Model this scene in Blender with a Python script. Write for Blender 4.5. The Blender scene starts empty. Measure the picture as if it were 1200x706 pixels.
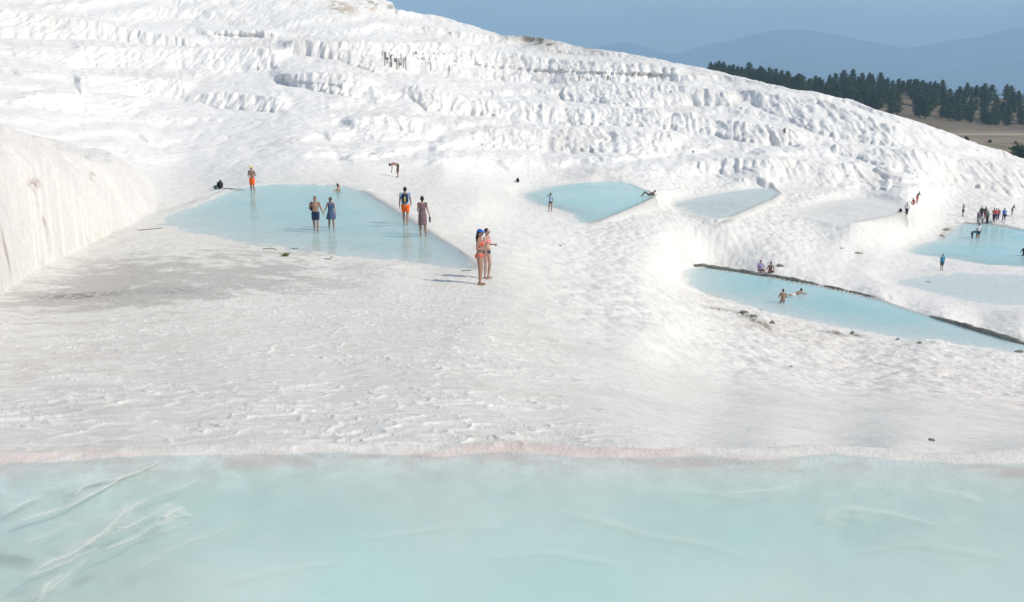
import bpy, bmesh, math, random
import numpy as np
from mathutils import Vector, Matrix

# ------------------------------------------------------------------ camera, sky, sun, exposure
F = 1167.0                      # focal length in photograph pixels (photo 1200 x 706)
PITCH = math.atan((353 - 85) / F)
sc = bpy.context.scene
cam_d = bpy.data.cameras.new('camera'); cam = bpy.data.objects.new('camera', cam_d)
sc.collection.objects.link(cam); sc.camera = cam
cam_d.sensor_width = 36.0; cam_d.lens = 36.0 * F / 1200.0
cam_d.clip_start = 0.1; cam_d.clip_end = 60000
cam.location = (0, 0, 0); cam.rotation_euler = (math.pi / 2 - PITCH, 0, 0)

SUN_EL = math.radians(42.0)
SUN_DIR = Vector((0.95 * math.cos(SUN_EL), -0.31 * math.cos(SUN_EL), math.sin(SUN_EL))).normalized()
SUN_AZ = math.atan2(SUN_DIR.x, SUN_DIR.y)      # clockwise from +Y
w = bpy.data.worlds.new('World'); sc.world = w; w.use_nodes = True
nt = w.node_tree; bg = nt.nodes['Background']
sky = nt.nodes.new('ShaderNodeTexSky'); sky.sky_type = 'NISHITA'; sky.sun_disc = False
sky.sun_elevation = SUN_EL; sky.sun_rotation = SUN_AZ
sky.altitude = 300; sky.air_density = 1.0; sky.dust_density = 0.6; sky.ozone_density = 1.2
# thin high cloud, paler than the blue
ctc = nt.nodes.new('ShaderNodeTexCoord'); cmp_ = nt.nodes.new('ShaderNodeMapping'); cmp_.inputs['Scale'].default_value = (1, 1, 3.5)
cn = nt.nodes.new('ShaderNodeTexNoise'); cn.inputs['Scale'].default_value = 3.2; cn.inputs['Detail'].default_value = 6
crp = nt.nodes.new('ShaderNodeMapRange'); crp.inputs['From Min'].default_value = 0.42; crp.inputs['From Max'].default_value = 0.72; crp.inputs['To Max'].default_value = 0.55
cmx = nt.nodes.new('ShaderNodeMix'); cmx.data_type = 'RGBA'; cmx.inputs['B'].default_value = (9.0, 9.3, 9.6, 1)
nt.links.new(ctc.outputs['Generated'], cmp_.inputs['Vector']); nt.links.new(cmp_.outputs['Vector'], cn.inputs['Vector']); nt.links.new(cn.outputs['Fac'], crp.inputs['Value'])
nt.links.new(crp.outputs[0], cmx.inputs['Factor']); nt.links.new(sky.outputs[0], cmx.inputs['A']); nt.links.new(cmx.outputs['Result'], bg.inputs[0]); bg.inputs[1].default_value = 0.095
sun_d = bpy.data.lights.new('sun', 'SUN'); sun = bpy.data.objects.new('sun', sun_d)
sc.collection.objects.link(sun); sun_d.energy = 3.5; sun_d.angle = math.radians(0.53)
sun_d.color = (1.0, 0.925, 0.805)
sun.rotation_euler = SUN_DIR.to_track_quat('Z', 'Y').to_euler()
sc.view_settings.view_transform = 'Standard'; sc.view_settings.look = 'None'
sc.view_settings.exposure = 0.21; sc.view_settings.gamma = 1.0
sc.view_settings.use_curve_mapping = False
sc.render.engine = 'CYCLES'
sc.cycles.use_denoising = True
sc.cycles.max_bounces = 6; sc.cycles.diffuse_bounces = 4; sc.cycles.volume_bounces = 1
sc.cycles.transparent_max_bounces = 24
sc.cycles.caustics_reflective = False; sc.cycles.caustics_refractive = False

COL = sc.collection
rng = np.random.default_rng(7)
random.seed(11)

# ------------------------------------------------------------------ projection helpers
CT, ST = math.cos(PITCH), math.sin(PITCH)
def uv(px, py):
    a = (np.asarray(px, float) - 600) / F; b = (353 - np.asarray(py, float)) / F
    dy = CT + b * ST; dz = -ST + b * CT
    return F * a / dy, -F * dz / dy
def proj(u, v):                     # virtual level image -> photo pixel
    X = u / F; Z = -v / F
    fwd = CT - Z * ST; up = ST + Z * CT
    return 600 + F * X / fwd, 353 - F * up / fwd

# ------------------------------------------------------------------ noise
def _h(ix, iy, seed):
    n = (ix.astype(np.int64) * 374761393 + iy.astype(np.int64) * 668265263 + seed * 974634777) & 0xFFFFFFFF
    n = ((n ^ (n >> 13)) * 1274126177) & 0xFFFFFFFF
    n = (n ^ (n >> 16)) & 0xFFFFFFFF
    n = (n * 2246822519) & 0xFFFFFFFF
    return ((n ^ (n >> 15)) & 0xFFFFFF).astype(np.float32) / 16777216.0
def vnoise(x, y, seed=0):
    ix = np.floor(x); iy = np.floor(y); fx = (x - ix).astype(np.float32); fy = (y - iy).astype(np.float32)
    ix = ix.astype(np.int64); iy = iy.astype(np.int64)
    fx = fx * fx * fx * (fx * (fx * 6 - 15) + 10); fy = fy * fy * fy * (fy * (fy * 6 - 15) + 10)
    a = _h(ix, iy, seed); b = _h(ix + 1, iy, seed); c = _h(ix, iy + 1, seed); d = _h(ix + 1, iy + 1, seed)
    return (a + (b - a) * fx) * (1 - fy) + (c + (d - c) * fx) * fy
def fbm(x, y, seed=0, oct=4, gain=0.5):
    s = 0; a = 1; t = 0
    for k in range(oct):
        s = s + a * vnoise(x * 2 ** k + 17.3 * k, y * 2 ** k - 9.1 * k, seed + k); t += a; a *= gain
    return s / t
def worley(x, y, seed=0):
    ix = np.floor(x).astype(np.int64); iy = np.floor(y).astype(np.int64)
    f1 = np.full(x.shape, 9.0, np.float32); f2 = f1.copy(); hid = np.zeros(x.shape, np.float32)
    for dx in (-1, 0, 1):
        for dy in (-1, 0, 1):
            cx = ix + dx; cy = iy + dy
            ox = _h(cx, cy, seed); oy = _h(cx, cy, seed + 51)
            d = ((cx + 0.1 + 0.8 * ox - x) ** 2 + (cy + 0.1 + 0.8 * oy - y) ** 2).astype(np.float32)
            m = d < f1
            f2 = np.where(m, f1, np.minimum(f2, d)); f1 = np.where(m, d, f1)
            hid = np.where(m, ox, hid)
    return np.sqrt(f1), np.sqrt(f2), hid
def sstep(a, b, x):
    t = np.clip((x - a) / (b - a), 0, 1); return t * t * (3 - 2 * t)

# ------------------------------------------------------------------ tags and mesh helpers
def tag(o, label=None, cat=None, group=None, kind=None):
    if label: o['label'] = label
    if cat: o['category'] = cat
    if group: o['group'] = group
    if kind: o['kind'] = kind
    return o
def empty(name, loc=(0, 0, 0), rz=0):
    o = bpy.data.objects.new(name, None); COL.objects.link(o)
    o.location = loc; o.rotation_euler = (0, 0, rz); o.empty_display_size = 0.2
    return o
def link_mesh(name, me, m, parent=None, smooth=True):
    o = bpy.data.objects.new(name, me); COL.objects.link(o)
    if m is not None: me.materials.append(m)
    if smooth: me.polygons.foreach_set('use_smooth', np.ones(len(me.polygons), bool))
    if parent is not None: o.parent = parent
    return o
def grid_mesh(name, P, faces, smooth=True):
    """P (n,3) array; faces (m,4) int array"""
    me = bpy.data.meshes.new(name)
    me.vertices.add(len(P)); me.vertices.foreach_set('co', np.ascontiguousarray(P, np.float32).ravel())
    n = len(faces)
    me.loops.add(n * 4); me.loops.foreach_set('vertex_index', np.ascontiguousarray(faces, np.int32).ravel())
    me.polygons.add(n); me.polygons.foreach_set('loop_start', np.arange(0, n * 4, 4, dtype=np.int32))
    me.update(calc_edges=True)
    if smooth: me.polygons.foreach_set('use_smooth', np.ones(n, bool))
    return me
def grid_faces(nr, nc):
    i = np.arange(nr - 1)[:, None] * nc + np.arange(nc - 1)[None, :]
    return np.stack([i, i + 1, i + nc + 1, i + nc], -1).reshape(-1, 4)
def set_color(me, name, C):
    a = me.attributes.new(name, 'FLOAT_COLOR', 'POINT')
    C4 = np.ones((len(C), 4), np.float32); C4[:, :C.shape[1]] = C
    a.data.foreach_set('color', C4.ravel())
def set_float(me, name, V):
    a = me.attributes.new(name, 'FLOAT', 'POINT'); a.data.foreach_set('value', np.ascontiguousarray(V, np.float32))

# ------------------------------------------------------------------ materials
def mat(name, col=(0.5, 0.5, 0.5), rough=0.7, spec=0.3):
    m = bpy.data.materials.new(name); m.use_nodes = True
    b = m.node_tree.nodes['Principled BSDF']
    b.inputs['Base Color'].default_value = (*col, 1); b.inputs['Roughness'].default_value = rough
    b.inputs['Specular IOR Level'].default_value = spec
    return m
def noisy(name, col, var=0.25, scale=8.0, rough=0.75, spec=0.25, bump=0.0):
    """a plain material with a little procedural variation"""
    m = mat(name, col, rough, spec); t = m.node_tree; b = t.nodes['Principled BSDF']
    tc = t.nodes.new('ShaderNodeTexCoord'); n = t.nodes.new('ShaderNodeTexNoise')
    n.inputs['Scale'].default_value = scale; n.inputs['Detail'].default_value = 4
    t.links.new(tc.outputs['Object'], n.inputs['Vector'])
    r = t.nodes.new('ShaderNodeValToRGB')
    r.color_ramp.elements[0].position = 0.3; r.color_ramp.elements[1].position = 0.7
    r.color_ramp.elements[0].color = (*[c * (1 - var) for c in col], 1)
    r.color_ramp.elements[1].color = (*[min(1, c * (1 + var)) for c in col], 1)
    t.links.new(n.outputs['Fac'], r.inputs['Fac']); t.links.new(r.outputs['Color'], b.inputs['Base Color'])
    if bump:
        bp = t.nodes.new('ShaderNodeBump'); bp.inputs['Strength'].default_value = bump
        bp.inputs['Distance'].default_value = 0.02
        t.links.new(n.outputs['Fac'], bp.inputs['Height']); t.links.new(bp.outputs['Normal'], b.inputs['Normal'])
    return m
def ground_mat(name, s1, s2, bdist, var=0.12, bstr=0.6):
    """vertex colour (deposits, stains, painted hollow shade) x fine noise, with bump"""
    m = bpy.data.materials.new(name); m.use_nodes = True; t = m.node_tree; b = t.nodes['Principled BSDF']
    b.inputs['Roughness'].default_value = 0.85; b.inputs['Specular IOR Level'].default_value = 0.25
    at = t.nodes.new('ShaderNodeAttribute'); at.attribute_name = 'deposit'
    tc = t.nodes.new('ShaderNodeTexCoord')
    def noise(scale, detail, sx=1, sy=1):
        mp = t.nodes.new('ShaderNodeMapping'); mp.inputs['Scale'].default_value = (sx, sy, 1)
        n = t.nodes.new('ShaderNodeTexNoise'); n.inputs['Scale'].default_value = scale
        n.inputs['Detail'].default_value = detail; n.inputs['Roughness'].default_value = 0.62
        t.links.new(tc.outputs['Object'], mp.inputs['Vector']); t.links.new(mp.outputs['Vector'], n.inputs['Vector'])
        return n
    n1 = noise(s1, 6); n2 = noise(s2, 5, 1, 0.6)
    def ramp(n, lo, hi):
        r = t.nodes.new('ShaderNodeMapRange'); r.inputs['From Min'].default_value = 0.3; r.inputs['From Max'].default_value = 0.7
        r.inputs['To Min'].default_value = lo; r.inputs['To Max'].default_value = hi
        t.links.new(n.outputs['Fac'], r.inputs['Value']); return r
    a1 = ramp(n1, 1 - var, 1 + var * 0.6); a2 = ramp(n2, 1 - var * 0.6, 1 + var * 0.5)
    mu = t.nodes.new('ShaderNodeMath'); mu.operation = 'MULTIPLY'
    t.links.new(a1.outputs[0], mu.inputs[0]); t.links.new(a2.outputs[0], mu.inputs[1])
    vm = t.nodes.new('ShaderNodeVectorMath'); vm.operation = 'SCALE'
    t.links.new(at.outputs['Color'], vm.inputs[0]); t.links.new(mu.outputs[0], vm.inputs['Scale'])
    t.links.new(vm.outputs[0], b.inputs['Base Color'])
    bp = t.nodes.new('ShaderNodeBump'); bp.inputs['Strength'].default_value = bstr; bp.inputs['Distance'].default_value = bdist
    ad = t.nodes.new('ShaderNodeMath'); ad.operation = 'ADD'
    t.links.new(n1.outputs['Fac'], ad.inputs[0]); t.links.new(n2.outputs['Fac'], ad.inputs[1])
    bs = t.nodes.new('ShaderNodeMath'); bs.operation = 'MULTIPLY'; bs.inputs[1].default_value = bstr
    t.links.new(at.outputs['Alpha'], bs.inputs[0]); t.links.new(bs.outputs[0], bp.inputs['Strength'])
    t.links.new(ad.outputs[0], bp.inputs['Height']); t.links.new(bp.outputs['Normal'], b.inputs['Normal'])
    return m
def water_mat(name, deep, alt, k, nscale, rip, rough=0.06, refl=0.6):
    """turbid water: suspended lime scatters more the deeper it is; a real reflecting surface on top"""
    m = bpy.data.materials.new(name); m.use_nodes = True; t = m.node_tree
    for n in list(t.nodes): t.nodes.remove(n)
    out = t.nodes.new('ShaderNodeOutputMaterial')
    tc = t.nodes.new('ShaderNodeTexCoord')
    at = t.nodes.new('ShaderNodeAttribute'); at.attribute_name = 'depth'
    mk = t.nodes.new('ShaderNodeMath'); mk.operation = 'MULTIPLY'; mk.inputs[1].default_value = -k
    ex = t.nodes.new('ShaderNodeMath'); ex.operation = 'EXPONENT'
    om = t.nodes.new('ShaderNodeMath'); om.operation = 'SUBTRACT'; om.inputs[0].default_value = 1.0; om.use_clamp = True
    t.links.new(at.outputs['Fac'], mk.inputs[0]); t.links.new(mk.outputs[0], ex.inputs[0]); t.links.new(ex.outputs[0], om.inputs[1])
    n = t.nodes.new('ShaderNodeTexNoise'); n.inputs['Scale'].default_value = nscale; n.inputs['Detail'].default_value = 4
    n.inputs['Distortion'].default_value = 0.6
    t.links.new(tc.outputs['Object'], n.inputs['Vector'])
    r = t.nodes.new('ShaderNodeValToRGB'); r.color_ramp.elements[0].position = 0.35; r.color_ramp.elements[1].position = 0.65
    r.color_ramp.elements[0].color = (*deep, 1); r.color_ramp.elements[1].color = (*alt, 1)
    t.links.new(n.outputs['Fac'], r.inputs['Fac'])
    df = t.nodes.new('ShaderNodeBsdfDiffuse'); t.links.new(r.outputs['Color'], df.inputs['Color'])
    tr = t.nodes.new('ShaderNodeBsdfTransparent'); tr.inputs['Color'].default_value = (0.93, 0.985, 0.99, 1)
    m1 = t.nodes.new('ShaderNodeMixShader'); t.links.new(om.outputs[0], m1.inputs['Fac'])
    t.links.new(tr.outputs[0], m1.inputs[1]); t.links.new(df.outputs[0], m1.inputs[2])
    gl = t.nodes.new('ShaderNodeBsdfGlossy'); gl.inputs['Roughness'].default_value = rough
    rn = t.nodes.new('ShaderNodeTexNoise'); rn.inputs['Scale'].default_value = rip; rn.inputs['Detail'].default_value = 3
    mp = t.nodes.new('ShaderNodeMapping'); mp.inputs['Scale'].default_value = (1, 1.6, 1)
    t.links.new(tc.outputs['Object'], mp.inputs['Vector']); t.links.new(mp.outputs['Vector'], rn.inputs['Vector'])
    bp = t.nodes.new('ShaderNodeBump'); bp.inputs['Strength'].default_value = 0.35; bp.inputs['Distance'].default_value = 0.12 / rip
    t.links.new(rn.outputs['Fac'], bp.inputs['Height']); t.links.new(bp.outputs['Normal'], gl.inputs['Normal'])
    # Schlick reflectance, the same from either side of the surface
    ge = t.nodes.new('ShaderNodeNewGeometry'); dt = t.nodes.new('ShaderNodeVectorMath'); dt.operation = 'DOT_PRODUCT'
    t.links.new(ge.outputs['Incoming'], dt.inputs[0]); t.links.new(bp.outputs['Normal'], dt.inputs[1])
    def mth(op, a_, b_=None):
        q_ = t.nodes.new('ShaderNodeMath'); q_.operation = op
        for k_, v_ in enumerate((a_, b_)):
            if v_ is None: continue
            if isinstance(v_, (int, float)): q_.inputs[k_].default_value = v_
            else: t.links.new(v_, q_.inputs[k_])
        return q_.outputs[0]
    cs = mth('ABSOLUTE', dt.outputs['Value']); iv = mth('MAXIMUM', mth('SUBTRACT', 1.0, cs), 0.0)
    fo = mth('ADD', mth('MULTIPLY', mth('POWER', iv, 5.0), refl), 0.02)
    m2 = t.nodes.new('ShaderNodeMixShader'); t.links.new(fo, m2.inputs['Fac'])
    t.links.new(m1.outputs[0], m2.inputs[1]); t.links.new(gl.outputs[0], m2.inputs[2])
    t.links.new(m2.outputs[0], out.inputs['Surface'])
    return m

# ================================================================== TERRAIN
# anchors (photo x, photo y, metres below the eye) on the ground the photograph shows
A_H = []
for px in (-300, -100, 0, 150, 300, 450, 600, 750, 900, 1050, 1200, 1350, 1500):
    A_H.append((px, 535, 2.5)); A_H.append((px, 620, 2.5)); A_H.append((px, 720, 2.5))
for px in (-150, 0, 200, 400, 560):
    A_H += [(px, 480, 3.15), (px, 430, 4.1), (px, 380, 5.1)]
A_H += [(-150, 420, 5.0), (0, 345, 6.0), (100, 292, 6.75), (150, 320, 6.4), (200, 272, 6.86), (300, 292, 6.86), (400, 304, 6.86), (300, 340, 6.0), (450, 335, 6.2),
        (500, 314, 6.84), (560, 335, 6.6), (555, 318, 6.8), (500, 272, 6.95), (470, 245, 7.0), (575, 305, 7.1), (600, 300, 7.7), (600, 330, 7.0), (600, 380, 5.5), (620, 430, 4.4), (620, 480, 3.35),
        (350, 214, 6.9), (400, 216, 6.9), (430, 222, 7.0), (560, 262, 8.4), (600, 262, 10.0), (560, 240, 8.8), (520, 225, 8.3), (600, 235, 11.1), (575, 225, 10.2),
        (465, 208, 8.0), (540, 205, 9.3), (606, 213, 11.2), (620, 228, 11.7), (680, 213, 11.7), (735, 213, 11.7), (645, 249, 11.75), (690, 266, 11.9), (735, 256, 12.3),
        (700, 300, 10.9), (700, 350, 8.2), (700, 400, 6.0), (700, 450, 4.4), (700, 495, 3.1),
        (775, 245, 13.0), (775, 233, 12.7), (800, 240, 13.5), (850, 224, 13.5), (910, 221, 13.5), (848, 262, 13.9), (780, 270, 13.1), (780, 300, 13.0),
        (760, 340, 10.3), (780, 380, 8.3), (780, 420, 6.8), (780, 460, 4.9), (780, 500, 3.3),
        (815, 309, 16), (850, 352, 16), (900, 322, 16), (920, 300, 15.3), (960, 334, 16), (800, 325, 15.9), (850, 385, 12.8), (850, 420, 9.2), (850, 460, 6.2), (850, 500, 3.7),
        (920, 371, 16), (1000, 390, 16), (1030, 350, 16), (1000, 425, 12.8), (1000, 460, 8.2), (1000, 500, 4.4),
        (1100, 374, 16), (1130, 407, 16), (1200, 402, 16), (1200, 416, 16), (1200, 455, 11.5), (1200, 490, 6.8), (1200, 515, 4.0), (1350, 470, 12), (1350, 510, 5), (1350, 440, 16),
        (935, 252, 14.6), (1000, 262, 14.6), (1010, 230, 14.6), (1062, 243, 14.6), (1062, 256, 15.5), (960, 275, 15.3), (960, 295, 15.7), (1000, 300, 16.2), (1060, 275, 16.6), (1040, 300, 16.7),
        (1000, 325, 16.2), (1100, 350, 16.5), (1103, 317, 17.1), (1100, 330, 16.85), (1200, 345, 16.7), (1200, 320, 17.1), (1080, 290, 17.25), (1125, 260, 17.3), (1150, 262, 17.3), (1200, 270, 17.3), (1200, 314, 17.25),
        (890, 363, 16), (960, 380, 16), (1060, 399, 16), (960, 396, 14.6), (1060, 416, 14.2), (1150, 424, 14.4), (890, 380, 14.2), (1128, 254, 17.15), (1185, 252, 17.2), (1350, 290, 17.4), (1350, 350, 17)]
pts = []
for px, py, H in A_H:
    u, v = uv(px, py); pts.append((float(u), float(v), math.log(H * F / float(v))))
# anchors (photo x, photo y, distance) on the hillside
A_D = [(-300, 250, 70), (0, 157, 62), (0, 120, 100), (0, 60, 165), (0, 0, 225), (0, -60, 270),
       (100, 195, 62), (100, 150, 98), (200, 205, 80), (200, 150, 125), (200, 100, 165), (200, 50, 210), (200, 0, 255), (200, -60, 300),
       (300, 205, 72), (300, 185, 92), (400, 200, 78), (400, 170, 108), (400, 120, 150), (400, 50, 215), (400, -2, 275), (400, -60, 340),
       (500, 190, 100), (500, 150, 137), (500, 100, 180), (500, 50, 235), (500, 10, 290), (520, 205, 86),
       (600, 200, 112), (600, 150, 150), (600, 100, 200), (600, 43, 265), (600, 0, 310),
       (700, 200, 116), (700, 150, 155), (700, 100, 195), (700, 57, 240), (700, 10, 290),
       (800, 215, 116), (800, 150, 158), (800, 100, 193), (800, 76, 215), (800, 30, 260),
       (900, 212, 120), (900, 150, 158), (900, 100, 190), (900, 50, 230),
       (1000, 222, 123), (1000, 170, 148), (1000, 121, 174), (1000, 70, 200),
       (1100, 238, 126), (1100, 190, 146), (1100, 152, 164), (1100, 100, 190),
       (1200, 240, 134), (1200, 210, 148), (1200, 188, 160), (1200, 140, 180),
       (1350, 262, 132), (1350, 240, 150), (1350, 200, 175), (1500, 280, 130), (1500, 240, 160)]
for px, py, d in A_D:
    u, v = uv(px, py); pts.append((float(u), float(v), math.log(d)))
pts = np.array(pts)
def _phi(r2): return 0.5 * r2 * np.log(r2 + 1e-9)
S = 300.0
PX = pts[:, :2] / S
r2 = ((PX[:, None] - PX[None]) ** 2).sum(-1)
n = len(pts); Kx = np.zeros((n + 3, n + 3)); Kx[:n, :n] = _phi(r2) + 2e-4 * np.eye(n)
Kx[:n, n] = 1; Kx[:n, n + 1:] = PX; Kx[n, :n] = 1; Kx[n + 1:, :n] = PX.T
sol = np.linalg.solve(Kx, np.r_[pts[:, 2], 0, 0, 0])
gu = np.arange(-1000, 1001, 8.0); gv = np.arange(-220, 900, 4.0)
GU, GV = np.meshgrid(gu, gv, indexing='ij')
q = np.stack([GU.ravel(), GV.ravel()], -1) / S
LD = np.concatenate([_phi(((qq[:, None] - PX[None]) ** 2).sum(-1)) @ sol[:n] + sol[n] + qq @ sol[n + 1:] for qq in np.array_split(q, 12)]).reshape(GU.shape)
def bil(G, u, v):
    fu = np.clip((u - gu[0]) / 8.0, 0, len(gu) - 1.001); fv = np.clip((v - gv[0]) / 4.0, 0, len(gv) - 1.001)
    i = fu.astype(int); j = fv.astype(int); a = fu - i; b = fv - j
    return (G[i, j] * (1 - a) + G[i + 1, j] * a) * (1 - b) + (G[i, j + 1] * (1 - a) + G[i + 1, j + 1] * a) * b

QUAL = 1.0
du = 1.25 / QUAL
U = np.r_[np.arange(-2400, -800, 50.0), np.arange(-800, 800, du), np.arange(800, 2401, 50.0)]
NC = len(U)
NV = 1300
def curve(ptsl, u):                 # photo polyline -> v as function of u
    p = np.array(ptsl, float); uu, vv = uv(p[:, 0], p[:, 1]); return np.interp(u, uu, vv)
crest = [(-400, -10), (-300, -10), (0, -30), (200, -15), (300, -5), (350, 0), (400, -2), (425, -5), (445, -1), (460, 5), (465, 14), (500, 19), (523, 23), (560, 33), (587, 43), (620, 44), (643, 48), (687, 58),
         (733, 64), (770, 71), (800, 77), (840, 85), (880, 96), (917, 104), (950, 111), (1000, 122), (1033, 134), (1083, 148), (1133, 167), (1160, 176), (1199, 189), (1300, 225), (1500, 290)]
hbase = [(-400, 200), (0, 170), (100, 190), (200, 203), (400, 200), (500, 200), (600, 206), (760, 212), (900, 217), (1000, 226), (1100, 236), (1200, 243), (1300, 268), (1500, 335)]
VC = curve(crest, U); VB = curve(hbase, U)
# risers seen in the photograph: (x, top y, bottom y)
bands = [
    [(78, 62, 66), (90, 57, 80), (250, 60, 83), (300, 60, 83), (330, 63, 82), (338, 72, 74)],
    [(-50, 8, 40), (0, 13, 45), (50, 18, 47), (110, 28, 47), (180, 40, 54), (240, 50, 57), (250, 53, 55)],
    [(312, 88, 92), (330, 89, 100), (380, 88, 112), (430, 95, 118), (450, 100, 112)],
    [(322, 55, 58), (330, 50, 64), (400, 52, 74), (440, 52, 88), (475, 53, 86), (530, 53, 92), (560, 62, 95), (620, 68, 100), (700, 75, 99), (770, 79, 97), (800, 84, 97), (810, 90, 92)],
    [(245, 38, 40), (255, 37, 45), (330, 39, 45), (335, 42, 43)],
    [(395, 144, 148), (410, 142, 166), (450, 140, 168), (500, 146, 168), (525, 155, 158)],
    [(470, 102, 108), (500, 108, 134), (560, 122, 138), (620, 125, 146), (680, 132, 150), (720, 128, 150), (800, 138, 156), (880, 150, 172), (940, 160, 176), (950, 166, 168)],
    [(540, 160, 164), (570, 156, 176), (620, 156, 178), (700, 156, 182), (770, 160, 184), (800, 166, 182), (810, 172, 174)],
    [(640, 88, 92), (660, 98, 120), (740, 100, 128), (800, 104, 126), (860, 114, 128), (870, 118, 120)],
    [(860, 108, 112), (900, 112, 136), (960, 120, 160), (1020, 142, 172), (1060, 158, 176), (1070, 164, 168)],
    [(800, 192, 196), (850, 192, 214), (900, 192, 215), (960, 196, 220), (1040, 200, 226), (1060, 208, 212)],
    [(960, 172, 178), (1020, 178, 196), (1100, 186, 214), (1180, 200, 232), (1250, 215, 245)],
    [(80, 96, 100), (100, 92, 116), (200, 94, 114), (235, 100, 106)],
    [(10, 116, 120), (60, 112, 132), (150, 116, 138), (180, 122, 130)],
    [(225, 112, 116), (250, 110, 128), (330, 116, 134), (345, 122, 126)],
    [(150, 66, 66), (300, 52, 57)],
]
cumV = np.zeros((NC, NV)); VV = np.zeros((NC, NV)); RIS = np.zeros((NC, NV), np.float32)
tt = np.linspace(0, 1, NV)
VMAX = 860.0
for c in range(NC):
    VV[c] = VMAX + (VC[c] - VMAX) * tt
# steps denser on the hill: remap so that 60% of the samples lie above the hill base
for c in range(NC):
    k = int(NV * 0.4)
    VV[c, :k] = np.linspace(VMAX, VB[c], k, endpoint=False); VV[c, k:] = np.linspace(VB[c], VC[c], NV - k)
UUg = np.repeat(U[:, None], NV, 1)
hillm = VV < VB[:, None] + 0.01
ph = VV / 21.0 + 2.4 * fbm(UUg / 130.0, VV / 60.0, 5, 3) + 0.15 * vnoise(UUg / 11.0, VV / 40.0, 9) + UUg / 900.0
fr = ph - np.floor(ph)
amt = sstep(0.25, 0.6, fbm(UUg / 90, VV / 45, 21, 2))
Wt = np.exp((0.35 + 0.65 * amt) * np.cos(2 * np.pi * fr) * 0.62)
PXg, PYg = proj(UUg, VV)
explicit = np.zeros_like(Wt)
lobe = 2.0 * (np.abs(np.sin(PXg / 5.2 + 4 * vnoise(PXg / 22, PXg * 0, 3))) - 0.5)
for bi, b in enumerate(bands):
    a = np.array(b, float)
    if len(a) < 3: continue
    mx = (PXg >= a[0, 0]) & (PXg <= a[-1, 0])
    top = np.interp(PXg, a[:, 0], a[:, 1]) + lobe * 0.45; bot = np.interp(PXg, a[:, 0], a[:, 2]) + lobe * 0.7
    inb = mx & (PYg > top) & (PYg < bot)
    tread = mx & (PYg <= top) & (PYg > top - 7) & (explicit < 0.1)
    ee = np.clip(np.minimum(PXg - a[0, 0], a[-1, 0] - PXg) / 22.0, 0, 1); ee = ee * ee * (3 - 2 * ee)
    Wt = np.where(tread, Wt * (1 - ee) + np.maximum(Wt, 2.2) * ee, Wt)
    Wt = np.where(inb, Wt * (1 - ee) + (0.22 if bi < 5 else 0.34) * ee, Wt); explicit = np.where(inb, np.maximum(ee, explicit), explicit)
Wt = np.where(hillm, Wt, 1.0)
DD = np.zeros_like(VV)
kb = int(NV * 0.4)
for c in range(NC):
    dv = abs(VV[c, kb + 1] - VV[c, kb]); wv = Wt[c, kb:] - 1.0
    G = np.cumsum(wv) * dv
    sg = 15.0 / dv; h_ = int(3 * sg); ker = np.exp(-0.5 * (np.arange(-h_, h_ + 1) / sg) ** 2); ker /= ker.sum()
    Gp = np.r_[np.full(h_, G[0]), G, np.full(h_, G[-1])]
    off = (G - np.convolve(Gp, ker, 'valid')) * sstep(0, 10, (VV[c, kb] - VV[c, kb:])) * sstep(0, 6, VV[c, kb:] - VV[c, -1])
    v = VV[c].copy(); v[kb:] -= off
    D = np.exp(bil(LD, np.full(NV, U[c]), v))
    DD[c] = np.maximum.accumulate(D + np.arange(NV) * 1e-6)
ZZ = -VV * DD / F
RISm = np.maximum(explicit, sstep(0.9, 0.4, Wt) * hillm)

q1, q2, q3 = 0.0044 / QUAL, 0.00165 / QUAL, 0.006
r1 = np.exp(np.arange(math.log(3.4), math.log(92), q1)); r2_ = np.exp(np.arange(math.log(92), math.log(330), q2))
r0 = np.exp(np.arange(math.log(0.6), math.log(3.38), 0.03)); r1 = np.r_[r0, r1]
Y = np.r_[r1, r2_]
NR = len(Y); NR1 = len(r1)
Z = np.zeros((NR, NC), np.float64); RS = np.zeros((NR, NC), np.float32)
YC = DD[:, -1]
for c in range(NC):
    Z[:, c] = np.interp(Y, DD[c], ZZ[c]); RS[:, c] = np.interp(Y, DD[c], RISm[c])
    over = Y > YC[c]
    dy = Y[over] - YC[c]
    Z[over, c] = ZZ[c, -1] - 0.02 * dy - 0.22 * np.maximum(dy - 3, 0) * (0.6 + 0.4 * (U[c] > 100))
Z = np.maximum(Z, -60)
UU = np.repeat(U[None, :], NR, 0); YY = np.repeat(Y[:, None], NC, 1); XX = UU / F * YY
before_crest = YY < YC[None, :]
BASE = Z.copy()

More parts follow.
